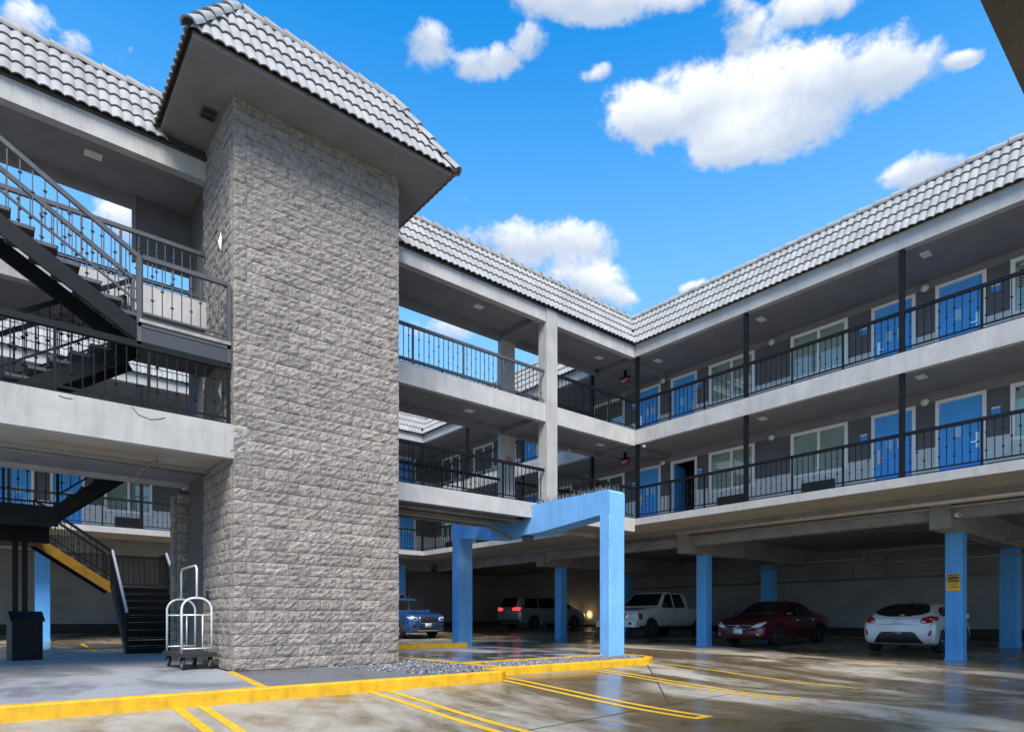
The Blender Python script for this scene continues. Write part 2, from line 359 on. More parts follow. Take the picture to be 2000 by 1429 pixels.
def worn_yellow():
    m = bpy.data.materials.new('worn_yellow_line'); m.use_nodes = True; nt = m.node_tree; N = nt.nodes; L = nt.links; b = N['Principled BSDF']
    g = N.new('ShaderNodeNewGeometry'); n = N.new('ShaderNodeTexNoise'); L.new(g.outputs['Position'], n.inputs['Vector']); n.inputs['Scale'].default_value = 9; n.inputs['Detail'].default_value = 8; n.inputs['Roughness'].default_value = .75
    r = N.new('ShaderNodeValToRGB'); L.new(n.outputs[0], r.inputs[0]); e = r.color_ramp.elements
    e[0].position = .30; e[0].color = (.34, .27, .14, 1); e[1].position = .42; e[1].color = (.62, .36, .010, 1)
    x = e.new(.62); x.color = (.74, .45, .02, 1); y = e.new(.72); y.color = (.80, .66, .36, 1)
    L.new(r.outputs[0], b.inputs['Base Color']); b.inputs['Roughness'].default_value = .42
    return m
LINE = worn_yellow()
for x, y1, capd in ((1.76, 3.6, 0), (4.2, 3.9, 0), (6.62, 4.42, 1), (9.07, 4.42, 0), (11.5, 4.45, 0)):
    y0 = 8.0 if x < 6.6 else 8.6
    for dx in (-.13, .13):
        if x > 11 and dx > 0: continue
        ribbon('painted_line', [(x+dx, y0), (x+dx, y1)], .105, LINE, lot)
    if capd: ribbon('painted_line', [(x-.18, y1-.05), (x+.18, y1-.05)], .105, LINE, lot, .0065)
JOINT = mat('joint_dark', (.03, .028, .025), .9)
for pts in ([(10.9, 8.55), (7.16, 5.23)], [(7.16, 5.23), (5.6, 5.12), (4.05, 5.0), (2.2, 4.85)], [(7.16, 5.23), (8.56, 1.66), (9.6, -1)], [(7.16, 5.23), (13.4, 5.6), (15.2, 5.7)]):
    ribbon('joint', pts, .022 if pts[1][0] < 8 else .012, JOINT, lot, .004)
for y in (8.7, 7.45, 4.05, 2.9):   # bay lines inside the garage
    ribbon('painted_line', [(18.9, y), (24.5, y)], .09, LINE, lot)
for x in (2.2, 4.8, 7.4): ribbon('painted_line', [(x, 20.3), (x+.02, 24.6)], .1, LINE, lot)
ribbon('painted_line', [(-6, 20.6), (9.8, 20.6)], .1, LINE, lot)

walk = MB().prism([(-9, 8.16), (2.62, 8.16), (2.98, 10.9), (3.05, 12.6), (6.98, 12.6), (6.98, 15.45), (5.2, 15.6), (5.2, 19.7), (-9, 19.7)], 2, -.35, .14).build('walkway', WALK, kind='structure', label='raised grey painted walkway under the stair landing')
MB().prism([(7.10, 10.19), (11.75, 10.19), (11.75, 15.7), (7.10, 15.7)], 2, -.35, .137).build('walkway', WALKW, kind='structure', label='puddled pavement between the blue portal legs')
MB().prism([(2.74, 8.17), (5.34, 8.17), (4.62, 11.0), (3.07, 11.0)], 2, -.35, .135).build('paving', PAVER, kind='structure', label='dark grey paving strip at the foot of the block tower')
kerb = MB()
def kseg(mb, pts, w, z1, z0=-.3):
    """kerb of constant width, walked with the court on its right hand side"""
    P = [Vector(p) for p in pts]; n = len(P); out, inn = [], []
    for i, p in enumerate(P):
        d0 = (P[i]-P[i-1]).normalized() if i else (P[1]-P[0]).normalized(); d1 = (P[i+1]-P[i]).normalized() if i < n-1 else d0
        nn = Vector((-d0.y-d1.y, d0.x+d1.x)).normalized(); k = 1/max(.5, nn.dot(Vector((-d0.y, d0.x)))); out.append(p); inn.append(p+nn*w*k)
    b = .018
    for i in range(n-1):
        o0, o1, i0, i1 = out[i], out[i+1], inn[i], inn[i+1]
        bo0, bo1 = o0+(i0-o0).normalized()*b, o1+(i1-o1).normalized()*b
        vs = [(*o0, z0), (*o1, z0), (*o1, z1-b), (*o0, z1-b), (*bo0, z1), (*bo1, z1), (*i1, z1), (*i0, z1), (*i1, z0), (*i0, z0)]
        fs = [(0,1,2,3), (3,2,5,4), (4,5,6,7), (7,6,8,9)]
        if i == 0: fs.append((0,3,4,7,9))
        if i == n-2: fs.append((1,8,6,5,2))
        mb.add(vs, fs)
    return mb
kseg(MB(), [(-9, 8.0), (6.42, 8.0), (6.62, 8.14), (6.66, 8.66)], .15, .15).build('kerb', YELLOW, kind='structure', label='long yellow painted kerb along the walkway')
kseg(MB(), [(6.70, 8.62), (11.05, 8.62), (11.5, 8.86), (11.8, 9.4), (11.8, 10.17)], .15, .145).build('kerb', YELLOW, kind='structure', label='yellow painted kerb round the near portal leg')
MB().box(7.12, 11.62, 10.04, 10.16, -.3, .146).build('kerb', YELLOW, kind='structure', label='thin yellow kerb behind the portal gravel bed')
MB().box(6.97, 7.08, 8.80, 12.9, -.3, .146).build('kerb', YELLOW, kind='structure', label='thin yellow kerb edging the gravel beside the tower')
MB().box(4.9, 11.05, 15.42, 15.60, .0, .27).build('kerb', YELLOW, kind='structure', label='yellow kerb block in front of the blue hatchback car')
ws = MB().prism([(2.60, 8.16), (2.72, 8.16), (3.06, 10.9), (2.95, 10.9)], 2, .139, .1445).build('painted_line', YELLOW, walk)

def gravel(name, poly, z, n, label):
    tri = [(poly[0], poly[i], poly[i+1]) for i in range(1, len(poly)-1)]
    ar = [abs((b[0]-a[0])*(c[1]-a[1])-(b[1]-a[1])*(c[0]-a[0])) for a, b, c in tri]
    mb = MB(); rnd = random.Random(3)
    MB().prism(poly, 2, -.3, z-.012).build(name+'_bed', mat('gravel_soil', (.06, .058, .055), .9), None, kind='structure', label=label.replace('stones', 'bed'))
    for i in range(n):
        a, b, c = rnd.choices(tri, ar)[0]; s_, t_ = rnd.random(), rnd.random()
        if s_+t_ > 1: s_, t_ = 1-s_, 1-t_
        x = a[0]+s_*(b[0]-a[0])+t_*(c[0]-a[0]); y = a[1]+s_*(b[1]-a[1])+t_*(c[1]-a[1]); r = rnd.uniform(.011, .026)
        th = rnd.random()*6.28; ct, st = math.cos(th), math.sin(th); h = rnd.uniform(.45, .9)
        def P(u, v, w): u *= r*rnd.uniform(.8, 1.3); v *= r*rnd.uniform(.7, 1.1); return (x+u*ct-v*st, y+u*st+v*ct, z+w*r*h)
        mb.add([P(1,0,0), P(0,1,.1), P(-1,0,0), P(0,-1,.1), P(.1,.1,1), P(0,0,-1)], [(0,1,4), (1,2,4), (2,3,4), (3,0,4), (1,0,5), (2,1,5), (3,2,5), (0,3,5)])
    m = bpy.data.materials.get('pebbles')
    if not m:
        m = bpy.data.materials.new('pebbles'); m.use_nodes = True; N = m.node_tree.nodes; L = m.node_tree.links
        g = N.new('ShaderNodeNewGeometry'); r_ = N.new('ShaderNodeValToRGB'); L.new(g.outputs['Random Per Island'], r_.inputs[0])
        e = r_.color_ramp.elements; e[0].color = (.05, .052, .058, 1); e[1].color = (.36, .36, .37, 1); k = e.new(.6); k.color = (.10, .104, .112, 1)
        L.new(r_.outputs[0], N['Principled BSDF'].inputs['Base Color']); N['Principled BSDF'].inputs['Roughness'].default_value = .6
    mb.build(name, m, kind='stuff', label=label)
gravel('gravel', [(4.64, 10.92), (5.36, 8.16), (6.50, 8.16), (6.96, 8.8), (6.96, 12.6), (6.2, 12.6), (6.2, 10.92)], .13, 5200, 'grey gravel stones beside the tower corner')
gravel('gravel', [(6.86, 8.78), (11.0, 8.78), (11.64, 9.35), (11.64, 10.03), (7.1, 10.03)], .12, 5200, 'grey gravel stones in the kerbed strip at the near portal leg')

# ================================================================== ROOF TILES
TW, TL, TE = .3333, .44, .356          # tile width, length, exposure
def tile_mesh(L_):
    n = 14; top0, top1, low = [], [], []; mb = MB()
    for i in range(n+1):
        u = i/n; w = (u*2) % 1 if i < n else 1.0
        h = .034*math.sin(math.pi*min(1, w*1.06))**.75 if 0 < w < .943 else 0
        top0.append((u*TW*1.01, 0, h+.046)); top1.append((u*TW*1.01, L_, h+.004)); low.append((u*TW*1.01, .006, h+.022))
    k = n+1
    mb.add(top0+top1, [(i, i+1, k+i+1, k+i) for i in range(n)], True); mb.add(top0+low, [(k+i, k+i+1, i+1, i) for i in range(n)])
    return mb.mesh('roof_tile', TILE)
TILE_ME = tile_mesh(TL); TILE_LONG = tile_mesh(.535)
def cap_mesh():
    n = 8; mb = MB(); L_ = .43; prof = []
    a, b, c = [], [], []
    for i in range(n+1):
        t = math.pi*(i/n)*1.08-.04*math.pi; a.append((0, -.125*math.cos(t), .11*math.sin(t)+.015)); b.append((L_, -.105*math.cos(t), .09*math.sin(t)-.01)); c.append((.004, -.10*math.cos(t), .085*math.sin(t)+.012))
    k = n+1; mb.add(a+b, [(i, i+1, k+i+1, k+i) for i in range(n)], True); mb.add(a+c, [(k+i, k+i+1, i+1, i) for i in range(n)])
    return mb.mesh('ridge_cap', TILE)
CAP_ME = cap_mesh()
def frame(o, e, s, n): return Matrix(((e.x, s.x, n.x, o.x), (e.y, s.y, n.y, o.y), (e.z, s.z, n.z, o.z), (0, 0, 0, 1)))
def tile_plane(roof, O, e, s, n, length, rows, c0=0, c1=0, jig=.001, te=None, me0=None):
    """c0/c1: how far the row end moves in (+, hip) or out (-, valley) per metre of slope"""
    O, e, s, n = Vector(O), Vector(e), Vector(s), Vector(n); rnd = random.Random(int(O.x*10+O.y))
    te = te or TE; me0 = me0 or TILE_ME; tl = te+.09
    for k in range(rows):
        h = k*te; lo, hi = h*c0, length-h*c1
        i0 = math.floor((lo-1e-6)/TW); i1 = math.ceil((hi-1e-6)/TW)
        for i in range(i0, i1):
            p = O+e*(i*TW)+s*h+n*rnd.uniform(0, jig); M = frame(p, e, s, n)
            cut = []
            if c0 > 0 and i*TW < lo+tl*c0: cut.append((O, (e-s*c0)))
            if c1 > 0 and (i+1)*TW > hi-tl*c1: cut.append((O+e*length, (-e-s*c1)))
            if not cut: obj('tile', me0, roof, mw=M); continue
            bm = bmesh.new(); bm.from_mesh(me0); bm.transform(M)
            for (po, pn) in cut:
                bmesh.ops.bisect_plane(bm, geom=bm.verts[:]+bm.edges[:]+bm.faces[:], plane_co=po, plane_no=-pn.normalized(), clear_outer=True)
            if bm.faces:
                me = bpy.data.meshes.new('roof_tile'); bm.to_mesh(me); me.materials.append(TILE); obj('tile', me, roof)
            bm.free()
def cap_line(roof, a, b, up):
    a, b = Vector(a), Vector(b); d = (b-a).normalized(); up = Vector(up); up = (up-d*up.dot(d)).normalized(); sd_ = up.cross(d)
    n = max(1, round((b-a).length/.365)); st = (b-a).length/n
    for i in range(n): obj('ridge_tile', CAP_ME, roof, mw=frame(a+d*(i*st), d, sd_, up))
SC, SS = .5, .866

# ================================================================== BLOCK TOWER
TX0, TX1 = 3.066, 6.165
tower = thing('block_tower', 'tall split-face grey block tower with overhanging tiled roof', 'tower', (4.6, 12, .14))
tw_core = MB().box(TX0+.05, TX1-.04, YT+.05, 14.2, .14, 9.66).build('wall', MORTAR, tower)
CH = .2032
def block_me(w, seed, h=CH-.0085, d=.07):
    rnd = random.Random(seed); nx = max(3, round(w/.055)); nz = 4; vs = []; mb = MB()
    ax, az = rnd.uniform(-.014, .014), rnd.uniform(-.012, .012)
    H = {}
    for j in range(nz+1):
        for i in range(nx+1):
            u, v = i/nx, j/nz; edge = i in (0, nx) or j in (0, nz)
            H[i, j] = (rnd.uniform(.004, .016) if edge else rnd.uniform(.008, .034))+ax*(u-.5)+az*(v-.5)
    for j in range(nz+1):
        for i in range(nx+1):
            jx = 0 if i in (0, nx) else rnd.uniform(-.012, .012); jz = 0 if j in (0, nz) else rnd.uniform(-.012, .012)
            vs.append(((.0033+(w-.0066)*i/nx+jx), -H[i, j], .00425+h*j/nz+jz))
    k = nx+1; fs = [(j*k+i, j*k+i+1, (j+1)*k+i+1, (j+1)*k+i) for j in range(nz) for i in range(nx)]
    o = len(vs); ring = [i for i in range(k)]+[j*k+nx for j in range(1, nz+1)]+[nz*k+i for i in range(nx-1, -1, -1)]+[j*k for j in range(nz-1, 0, -1)]
    vs += [(vs[i][0], d, vs[i][2]) for i in ring]; m = len(ring)
    fs += [(ring[i], o+i, o+(i+1) % m, ring[(i+1) % m]) for i in range(m)]
    mb.add(vs, fs); me = mb.mesh('split_face_block', BLOCK); return me
BV = {}
def block_var(w, rnd):
    w = round(w, 3)
    if w < .06: return None
    L_ = BV.setdefault(w, []); lim = 14 if abs(w-.4) < .01 else 5
    if len(L_) < lim: L_.append(block_me(w, len(L_)*31+int(w*1000)))
    return L_[rnd.randrange(len(L_))] if len(L_) >= lim else L_[-1]
rnd = random.Random(11); NC = 47; blocks = []
for c in range(NC):
    z = .14+c*CH; ws_ = [.3] if c % 2 else [.215, .3]
    x = 0; W_ = TX1-TX0
    while sum(ws_) < W_-.005: ws_.append(min(.4, W_-sum(ws_)))
    for w in ws_:
        me = block_var(w, rnd)
        if me: blocks.append((me, Matrix.Translation((TX0+x, YT, z))))
        x += w
side = []
RotL = Matrix.Rotation(R(-90), 4, 'Z')
for c in range(NC):
    z = .14+c*CH; y = YT+.062; ws_ = [.4] if c % 2 else [.2]; W_ = 1.79
    while sum(ws_) < W_-.005: ws_.append(min(.4, W_-sum(ws_)))
    y = YT+.062+W_
    for w in reversed(ws_):
        me = block_var(w, rnd)
        if me: side.append((me, Matrix.Translation((TX0, y, z)) @ RotL))
        y -= w
# the three hundred blocks that show largest stay single, the rest join
big = blocks[:300]
for me, M in big: obj('block', me, tw_core, mw=M)
def join(items, name, m, parent, kind=None):
    vs, fs, sm = [], [], []
    for me, M in items:
        o = len(vs); vs += [tuple(M @ v.co) for v in me.vertices]; fs += [tuple(i+o for i in p.vertices) for p in me.polygons]
    me = bpy.data.meshes.new(name); me.from_pydata(vs, [], fs); me.materials.append(m); return obj(name, me, parent, kind=kind)
join(blocks[300:]+side, 'blockwork', BLOCK, tw_core, 'stuff')
# pier beyond the lift lobby, same block
pier = thing('block_pier', 'dark split-face block pier behind the tower lobby', 'pier', (3.3, 14.7, .14))
pc = MB().box(2.97, 5.0, 14.42, 15.0, .14, 3.68).build('wall', MORTAR, pier)
for c in range(17):
    z = .14+c*CH
    obj('block', block_var(.4 if c % 2 else .3, rnd), pc, mw=Matrix.Translation((2.93, 14.98-(.0 if c % 2 else .05), z)) @ RotL)
    x = 2.95
    for w in ([.2, .4, .4] if c % 2 else [.4, .4, .2]):
        obj('block', block_var(w, rnd), pc, mw=Matrix.Translation((x, 14.38, z))); x += w
MB().box(3.40, 3.44, 12.86, 14.3, .14, 3.6).build('lift_wall', WALL_D, tower)
# tower roof
ex0, ex1, ey0, ez = 2.24, 6.98, 10.14, 9.70
ey1 = 12.95
MB().box(ex0+.06, ex1-.06, ey0+.06, ey1, 9.665, 9.75).build('soffit', SOFFIT, tower)
run = 5*TE*SC; rise = 5*TE*SS
rc = MB()
a0 = [(ex0+.04, ey0+.04, 9.751), (ex1-.04, ey0+.04, 9.751), (ex1-.04, ey1+.6, 9.751), (ex0+.04, ey1+.6, 9.751)]
a1 = [(ex0+run+.02, ey0+run+.02, 9.74+rise), (ex1-run-.02, ey0+run+.02, 9.74+rise), (ex1-run-.02, ey1+.6-run, 9.74+rise), (ex0+run+.02, ey1+.6-run, 9.74+rise)]
rc.add(a0+a1, [(0,1,5,4), (1,2,6,5), (2,3,7,6), (3,0,4,7), (4,5,6,7), (3,2,1,0)])
troof = rc.build('roof', TILE_B, tower)
tile_plane(troof, (ex0, ey0, ez), (1,0,0), (0,SC,SS), (0,-SS,SC), ex1-ex0, 4, SC, SC, te=.445, me0=TILE_LONG)
LY = 3.0
tile_plane(troof, (ex1, ey0, ez), (0,1,0), (-SC,0,SS), (SS,0,SC), LY, 4, SC, 0, te=.445, me0=TILE_LONG)
tile_plane(troof, (ex0, ey0+LY, ez), (0,-1,0), (SC,0,SS), (-SS,0,SC), LY, 4, 0, SC, te=.445, me0=TILE_LONG)
pk = Vector((ex0+run, ey0+run, ez+rise)); pk2 = Vector((ex1-run, ey0+run, ez+rise)); up = Vector((0, 0, 1))
cap_line(troof, Vector((ex0-.02, ey0-.02, ez+.03)), pk, (-1, -1, 1)); cap_line(troof, Vector((ex1+.02, ey0-.02, ez+.03)), pk2, (1, -1, 1))
cap_line(troof, pk+Vector((.1, 0, -.02)), pk2+Vector((-.1, 0, -.02)), (0, -.5, 1))
cap_line(troof, pk2+Vector((0, .1, -.02)), pk2+Vector((0, 2.2, -.02)), (.5, 0, 1))
v = B(2.72, 2.98, 11.43, 11.73, 9.645, 9.664).build('vent', mat('vent_grey', (.10, .10, .10), .7), tower)
for i in range(2): B(2.75, 2.95, 11.455+i*.14, 11.565+i*.14, 9.638, 9.6445).build('louvre', DARK, v)
# ================================================================== RAILINGS
def bal_mesh(h, knots, name, m):
    mb = MB().box(-.0075, .0075, -.0075, .0075, 0, h)
    for k in knots:
        z = h*k; r = .031
        mb.add([(r,0,z), (0,r,z), (-r,0,z), (0,-r,z), (0,0,z+.034), (0,0,z-.034)], [(0,1,4), (1,2,4), (2,3,4), (3,0,4), (1,0,5), (2,1,5), (3,2,5), (0,3,5)])
    return mb.mesh(name, m)
BAL = {}
def bal(h, i, m):
    key = (round(h, 2), i % 4, m.name)
    if key not in BAL: BAL[key] = bal_mesh(h, ((.28, .74), (.5,), (.24, .70), ())[i % 4], 'baluster', m)
    return BAL[key]
def railing(label, a, b, z0, posts=(), m=None, h=.95, sp=.137, group=None, low2=True, thick=.07):
    """a, b: plan points; z0 floor; posts: distances along the rail"""
    m = m or BLACK; a, b = Vector(a), Vector(b); L_ = (b-a).length; d = (b-a)/L_
    t = thing('balcony_railing', label, 'railing', (a.x, a.y, z0), group)
    P = lambda s_, z: (a.x+d.x*s_, a.y+d.y*s_, z)
    MB().bar(P(0, z0+h-.035), P(L_, z0+h-.035), .06, thick).build('top_rail', m, t)
    MB().bar(P(0, z0+.12), P(L_, z0+.12), .03, .03).build('bottom_rail', m, t)
    if low2: MB().bar(P(0, z0+.045), P(L_, z0+.045), .02, .018).build('toe_rail', m, t)
    for s_ in posts: MB().bar(P(s_, z0-.06), P(s_, z0+h-.07), .04, .04, (d.x, d.y, 0)).build('post', m, t)
    n = int(L_/sp); o_ = (L_-(n-1)*sp)/2
    for i in range(n):
        s_ = o_+i*sp
        if any(abs(s_-q) < .05 for q in posts): continue
        o = obj('baluster', bal(h-.19, i, m), t); o.matrix_parent_inverse = Matrix.Identity(4); o.location = (d.x*s_, d.y*s_, .12)
        o.rotation_euler = (0, 0, math.atan2(d.y, d.x))
    return t

# ================================================================== BRIDGE
br = thing('covered_bridge', 'three-storey grey stucco walkway bridge with tiled mansard roof', 'bridge', (8, 13.4, F2))
BX0 = -4.0
MB().box(BX0, XR-.002, YB, YB+.16, 3.70, F2+.035).build('slab_edge', STUCCO, br)
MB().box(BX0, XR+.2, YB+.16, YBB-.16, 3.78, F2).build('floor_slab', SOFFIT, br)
MB().box(BX0, XR-.002, YBB-.16, YBB, 3.70, F2+.035).build('slab_edge', STUCCO, br)
MB().box(BX0, XR-.002, YB, YB+.16, 6.37, F3+.035).build('slab_edge', STUCCO, br)
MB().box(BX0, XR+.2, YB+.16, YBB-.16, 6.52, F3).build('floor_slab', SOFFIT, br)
MB().box(BX0, XR-.002, YBB-.16, YBB, 6.37, F3+.035).build('slab_edge', SOFFIT, br)
for x in (11.5,):
    for z0, z1 in ((6.38, 6.515), (9.12, 9.27), (3.71, 3.775)): MB().box(x-.12, x+.42, YB+.165, YBB-.165, z0, z1).build('cross_beam', SOFFIT, br)
MB().box(BX0, XR+.0, YB, YB+.18, RF, 9.50).build('fascia', STUCCO, br)
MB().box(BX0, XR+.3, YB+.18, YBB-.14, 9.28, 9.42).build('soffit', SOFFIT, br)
MB().box(BX0, XR-.002, YBB-.14, YBB, RF, 9.50).build('fascia', SOFFIT, br)
MB().box(BX0, XR-.01, YB-.04, YB-.003, 9.455, 9.485).build('eave_board', TILE_B, br)
ro = MB().prism([(YB-.05, 9.503), (YB-.05+4*TE*SC, 9.48+4*TE*SS), (YBB-.5, 9.48+4*TE*SS), (YBB+.1, 9.503)], 0, BX0, XR+.9).build('roof', TILE_B, br)
OX = -3.0
def seg_tiles(roof, x0, x1, c1=0): tile_plane(roof, (x0, YB-.07, 9.47), (1,0,0), (0,SC,SS), (0,-SS,SC), x1-x0, 4, 0, c1)
seg_tiles(ro, 2.40-16*TW, 2.40); seg_tiles(ro, 6.2, XR-.07, -SC)
yt_ = YB-.07+4*TE*SC; zt_ = 9.47+4*TE*SS
cap_line(ro, (BX0+1, yt_, zt_), (2.6, yt_, zt_), (0, -.4, 1)); cap_line(ro, (6.2, yt_, zt_), (XR+.55, yt_, zt_), (0, -.4, 1))
# front and back concrete columns
MB().box(11.62, 12.02, YB-.035, YB+.30, 4.02, 9.49).build('column', STUCCO_W, br)
MB().box(11.40, 11.90, YBB-.16, YBB+.02, 4.05, 9.3).build('column', STUCCO, br)
# stair platform on the court side
pl = thing('stair_platform', 'pale stucco second-floor landing slab left of the tower', 'landing', (0, 11.7, 3.65))
MB().box(-4, TX0+.22, YT-.01, YT+.16, 3.66, 4.22).build('slab_edge', STUCCO_W, pl)
MB().box(-4, TX0-.04, YT+.16, YB-.003, 3.72, F2+.01).build('floor_slab', SOFFIT_B, pl)
CRACK = mat('crack_dark', (.05, .048, .045), .9)
for pts in ([(1.62, 4.20), (1.70, 4.10), (1.86, 4.06), (1.98, 4.09), (2.06, 4.13)], [(.72, 4.17), (.80, 4.15), (.88, 4.16)], [(3.02, 3.78), (3.10, 3.80), (3.18, 3.77), (3.27, 3.82)], [(-.6, 4.0), (-.45, 3.95), (-.4, 3.86)]):
    MB().tube([(x, YT-.0115, z) for x, z in pts], .006, 4).build('crack', CRACK, pl)
railing('charcoal balcony railing on the pale landing slab left of the tower', (-3.9, YT+.05), (TX0-.03, YT+.05), 4.20, (.6, 1.8, 3.2, 4.58, 5.75, 6.9), BLACK, 1.02, thick=.095)
railing('grey third-floor railing seen behind the upper stair flight', (-3.9, YB+.06), (TX0-.02, YB+.06), F3+.02, (2.2, 3.9, 5.6), STEELG)
railing('grey third-floor bridge railing against the sky right of the tower', (TX1, YB+.06), (11.60, YB+.06), F3+.02, (1.32, 2.75, 4.0), STEELG)
railing('short black third-floor bridge railing between concrete column and corner', (12.04, YB+.06), (XR+.03, YB+.06), F3+.02, (1.1, 2.2), BLACK)
railing('black second-floor bridge railing between tower and concrete column', (TX1, YB+.06), (11.60, YB+.06), F2+.02, (1.32, 2.75, 4.0), BLACK, 1.0)
railing('short black second-floor bridge railing behind the bird spikes', (12.04, YB+.06), (XR+.03, YB+.06), F2+.02, (1.1, 2.2), BLACK, 1.0)
railing('black second-floor railing on the far side of the bridge', (-3.9, YBB-.06), (11.38, YBB-.06), F2+.02, (1.9, 3.8, 5.7, 7.6, 9.5, 11.4, 13.3), BLACK, 1.0, .15)
railing('short black second-floor railing on the far side beyond the back column', (11.92, YBB-.06), (XR+.03, YBB-.06), F2+.02, (1.2, 2.4), BLACK, 1.0, .15)
railing('thin black third-floor railing on the far side of the bridge', (-3.9, YBB-.06), (11.38, YBB-.06), F3+.02, (1.9, 3.8, 5.7, 7.6, 9.5, 11.4, 13.3), BLACK, .95, .15)
railing('short third-floor railing on the far side beyond the back column', (11.92, YBB-.06), (XR+.03, YBB-.06), F3+.02, (1.2, 2.4), BLACK, .95, .15)
# hanging screen under the roof by the tower
sc = thing('privacy_screen', 'dark hanging panel under the bridge roof beside the tower', 'screen', (2.6, 14.3, 8.0))
MB().box(2.15, 3.25, YBB-.22, YBB-.15, 8.02, 9.27).build('panel', WALL_D, sc); MB().box(2.10, 2.16, YBB-.24, YBB-.13, 8.0, 9.27).build('edge_trim', SOFFIT, sc)

# ================================================================== WINGS
class WB(MB):
    def __init__(s, ax): super().__init__(); s.ax = ax
    def w(s, a0, a1, b0, b1, z0, z1):
        if s.ax == 'R': return s.box(XR+b0, XR+b1, a0, a1, z0, z1)
        return s.box(a0, a1, YK+b0, YK+b1, z0, z1)
ORD = ('first', 'second', 'third', 'fourth', 'fifth', 'sixth', 'seventh', 'eighth')
def wing(ax, root, A0, A1, openings, floors=((F2, 6.37), (F3, RF)), ajar=None, D=WX-XR):
    b0 = D
    for fi, (zf, zc) in enumerate(floors):
        zt = zf+2.13; ops = sorted(openings)
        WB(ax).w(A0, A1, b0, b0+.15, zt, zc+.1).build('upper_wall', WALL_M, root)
        prev = A0
        for (a0, a1, kind) in ops+[(A1, A1, None)]:
            if a0 > prev:
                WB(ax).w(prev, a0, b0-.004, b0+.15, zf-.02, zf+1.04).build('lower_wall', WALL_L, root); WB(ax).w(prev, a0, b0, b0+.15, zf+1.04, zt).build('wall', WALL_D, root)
            if kind == 'w': WB(ax).w(a0, a1, b0-.004, b0+.15, zf-.02, zf+.86).build('lower_wall', WALL_L, root)
            prev = a1
        for oi, (a0, a1, kind) in enumerate(ops):
            if kind == 'd':
                fr = WB(ax)
                fr.w(a0, a0+.075, b0-.03, b0+.12, zf, zt); fr.w(a1-.075, a1, b0-.03, b0+.12, zf, zt); fr.w(a0+.075, a1-.075, b0-.03, b0+.12, zt-.075, zt)
                if ajar == (fi, oi):
                    dr = MB(); hx, hy = XR+b0+.03, a1-.08; an = R(99); L_ = .84; dv = Vector((math.sin(an), -math.cos(an), 0))
                    dr.bar((hx, hy, (zf+zt)/2-.04), (hx+dv.x*L_, hy+dv.y*L_, (zf+zt)/2-.04), .045, zt-zf-.09)
                    dr = dr.build('door', DOOR, root)
                    fr.build('door_frame', WHITE, dr)
                    hp = (hx+dv.x*.76, hy+dv.y*.76, zf+1.0); MB().cbox((hp[0]-.03, hp[1]-.03, hp[2]), (.03, .03, .2)).build('handle', STEEL, dr)
                else:
                    dr = WB(ax).w(a0+.08, a1-.08, b0+.02, b0+.065, zf+.01, zt-.08).build('door', DOOR, root)
                    fr.build('door_frame', WHITE, dr)
                    hs = a0+.17 if oi % 2 == 0 else a1-.17
                    if ax == 'R': hs = a1-.17 if oi % 2 else a0+.17
                    WB(ax).w(hs-.035, hs+.035, b0-.005, b0+.019, zf+.86, zf+1.22).build('lock_plate', STEEL, dr)
                    for q in ((-.16, .10) if oi % 2 else (.06,)):
                        WB(ax).w((a0+a1)/2+q-.07, (a0+a1)/2+q+.07, b0+.012, b0+.0195, zf+1.18, zf+1.42).build('notice', mat('notice_pale_blue', (.38, .62, .86), .5), dr)
                    sg = 1 if hs < (a0+a1)/2 else -1
                    WB(ax).w(min(hs, hs+sg*.13), max(hs, hs+sg*.13), b0-.055, b0-.035, zf+.98, zf+1.005).w(hs-.012, hs+.012, b0-.04, b0-.006, zf+.98, zf+1.005).build('handle', CHROME, dr)
            else:
                z0, z1 = zf+.86, zt; fr = WB(ax); f = .085; am = (a0+a1)/2
                fr.w(a0, a0+f, b0-.03, b0+.1, z0, z1); fr.w(a1-f, a1, b0-.03, b0+.1, z0, z1); fr.w(a0+f, a1-f, b0-.03, b0+.1, z1-f, z1); fr.w(a0+f, a1-f, b0-.04, b0+.1, z0, z0+f); fr.w(am-.035, am+.035, b0-.012, b0+.08, z0+f, z1-f)
                wn = fr.build('window', WHITE, root)
                WB(ax).w(a0+f, am-.035, b0+.03, b0+.036, z0+f, z1-f).build('pane', GLASS, wn); WB(ax).w(am+.035, a1-f, b0+.01, b0+.016, z0+f, z1-f).build('pane', GLASS, wn)
                sh = WB(ax); rn = random.Random(oi*7+fi); full = rn.random() < .72
                for (s0, s1) in ((a0+f, am-.005), (am+.005, a1-f)):
                    top = z1-f if full or rn.random() < .35 else z0+f+.62
                    sh.w(s0, s0+.05, b0+.10, b0+.13, z0, top); sh.w(s1-.05, s1, b0+.10, b0+.13, z0, top); sh.w(s0, s1, b0+.10, b0+.13, top-.05, top); sh.w((s0+s1)/2-.02, (s0+s1)/2+.02, b0+.10, b0+.13, z0, top)
                    z = z0+f
                    while z < top-.07:
                        sh.w(s0+.05, s1-.05, b0+.095, b0+.135, z, z+(.058 if full else .036)); z += .064
                sh.build('shutter', mat('shutter_white', (.78, .80, .76), .6), wn)
                WB(ax).w(a0, a1, b0+.5, b0+.52, z0-.1, z1+.05).build('curtain', CURTAIN if rn.random() < .6 else DARK, wn)
                ac = WB(ax).w(am-.44, am+.44, b0-.07, b0-.006, zf+.22, zf+.68).build('air_conditioner', GRILLE, root)
                sl = WB(ax)
                for k in range(7): sl.w(am-.41, am+.41, b0-.082, b0-.0705, zf+.27+k*.055, zf+.295+k*.055)
                sl.build('slat', mat('ac_slat', (.045, .04, .038), .5), ac)
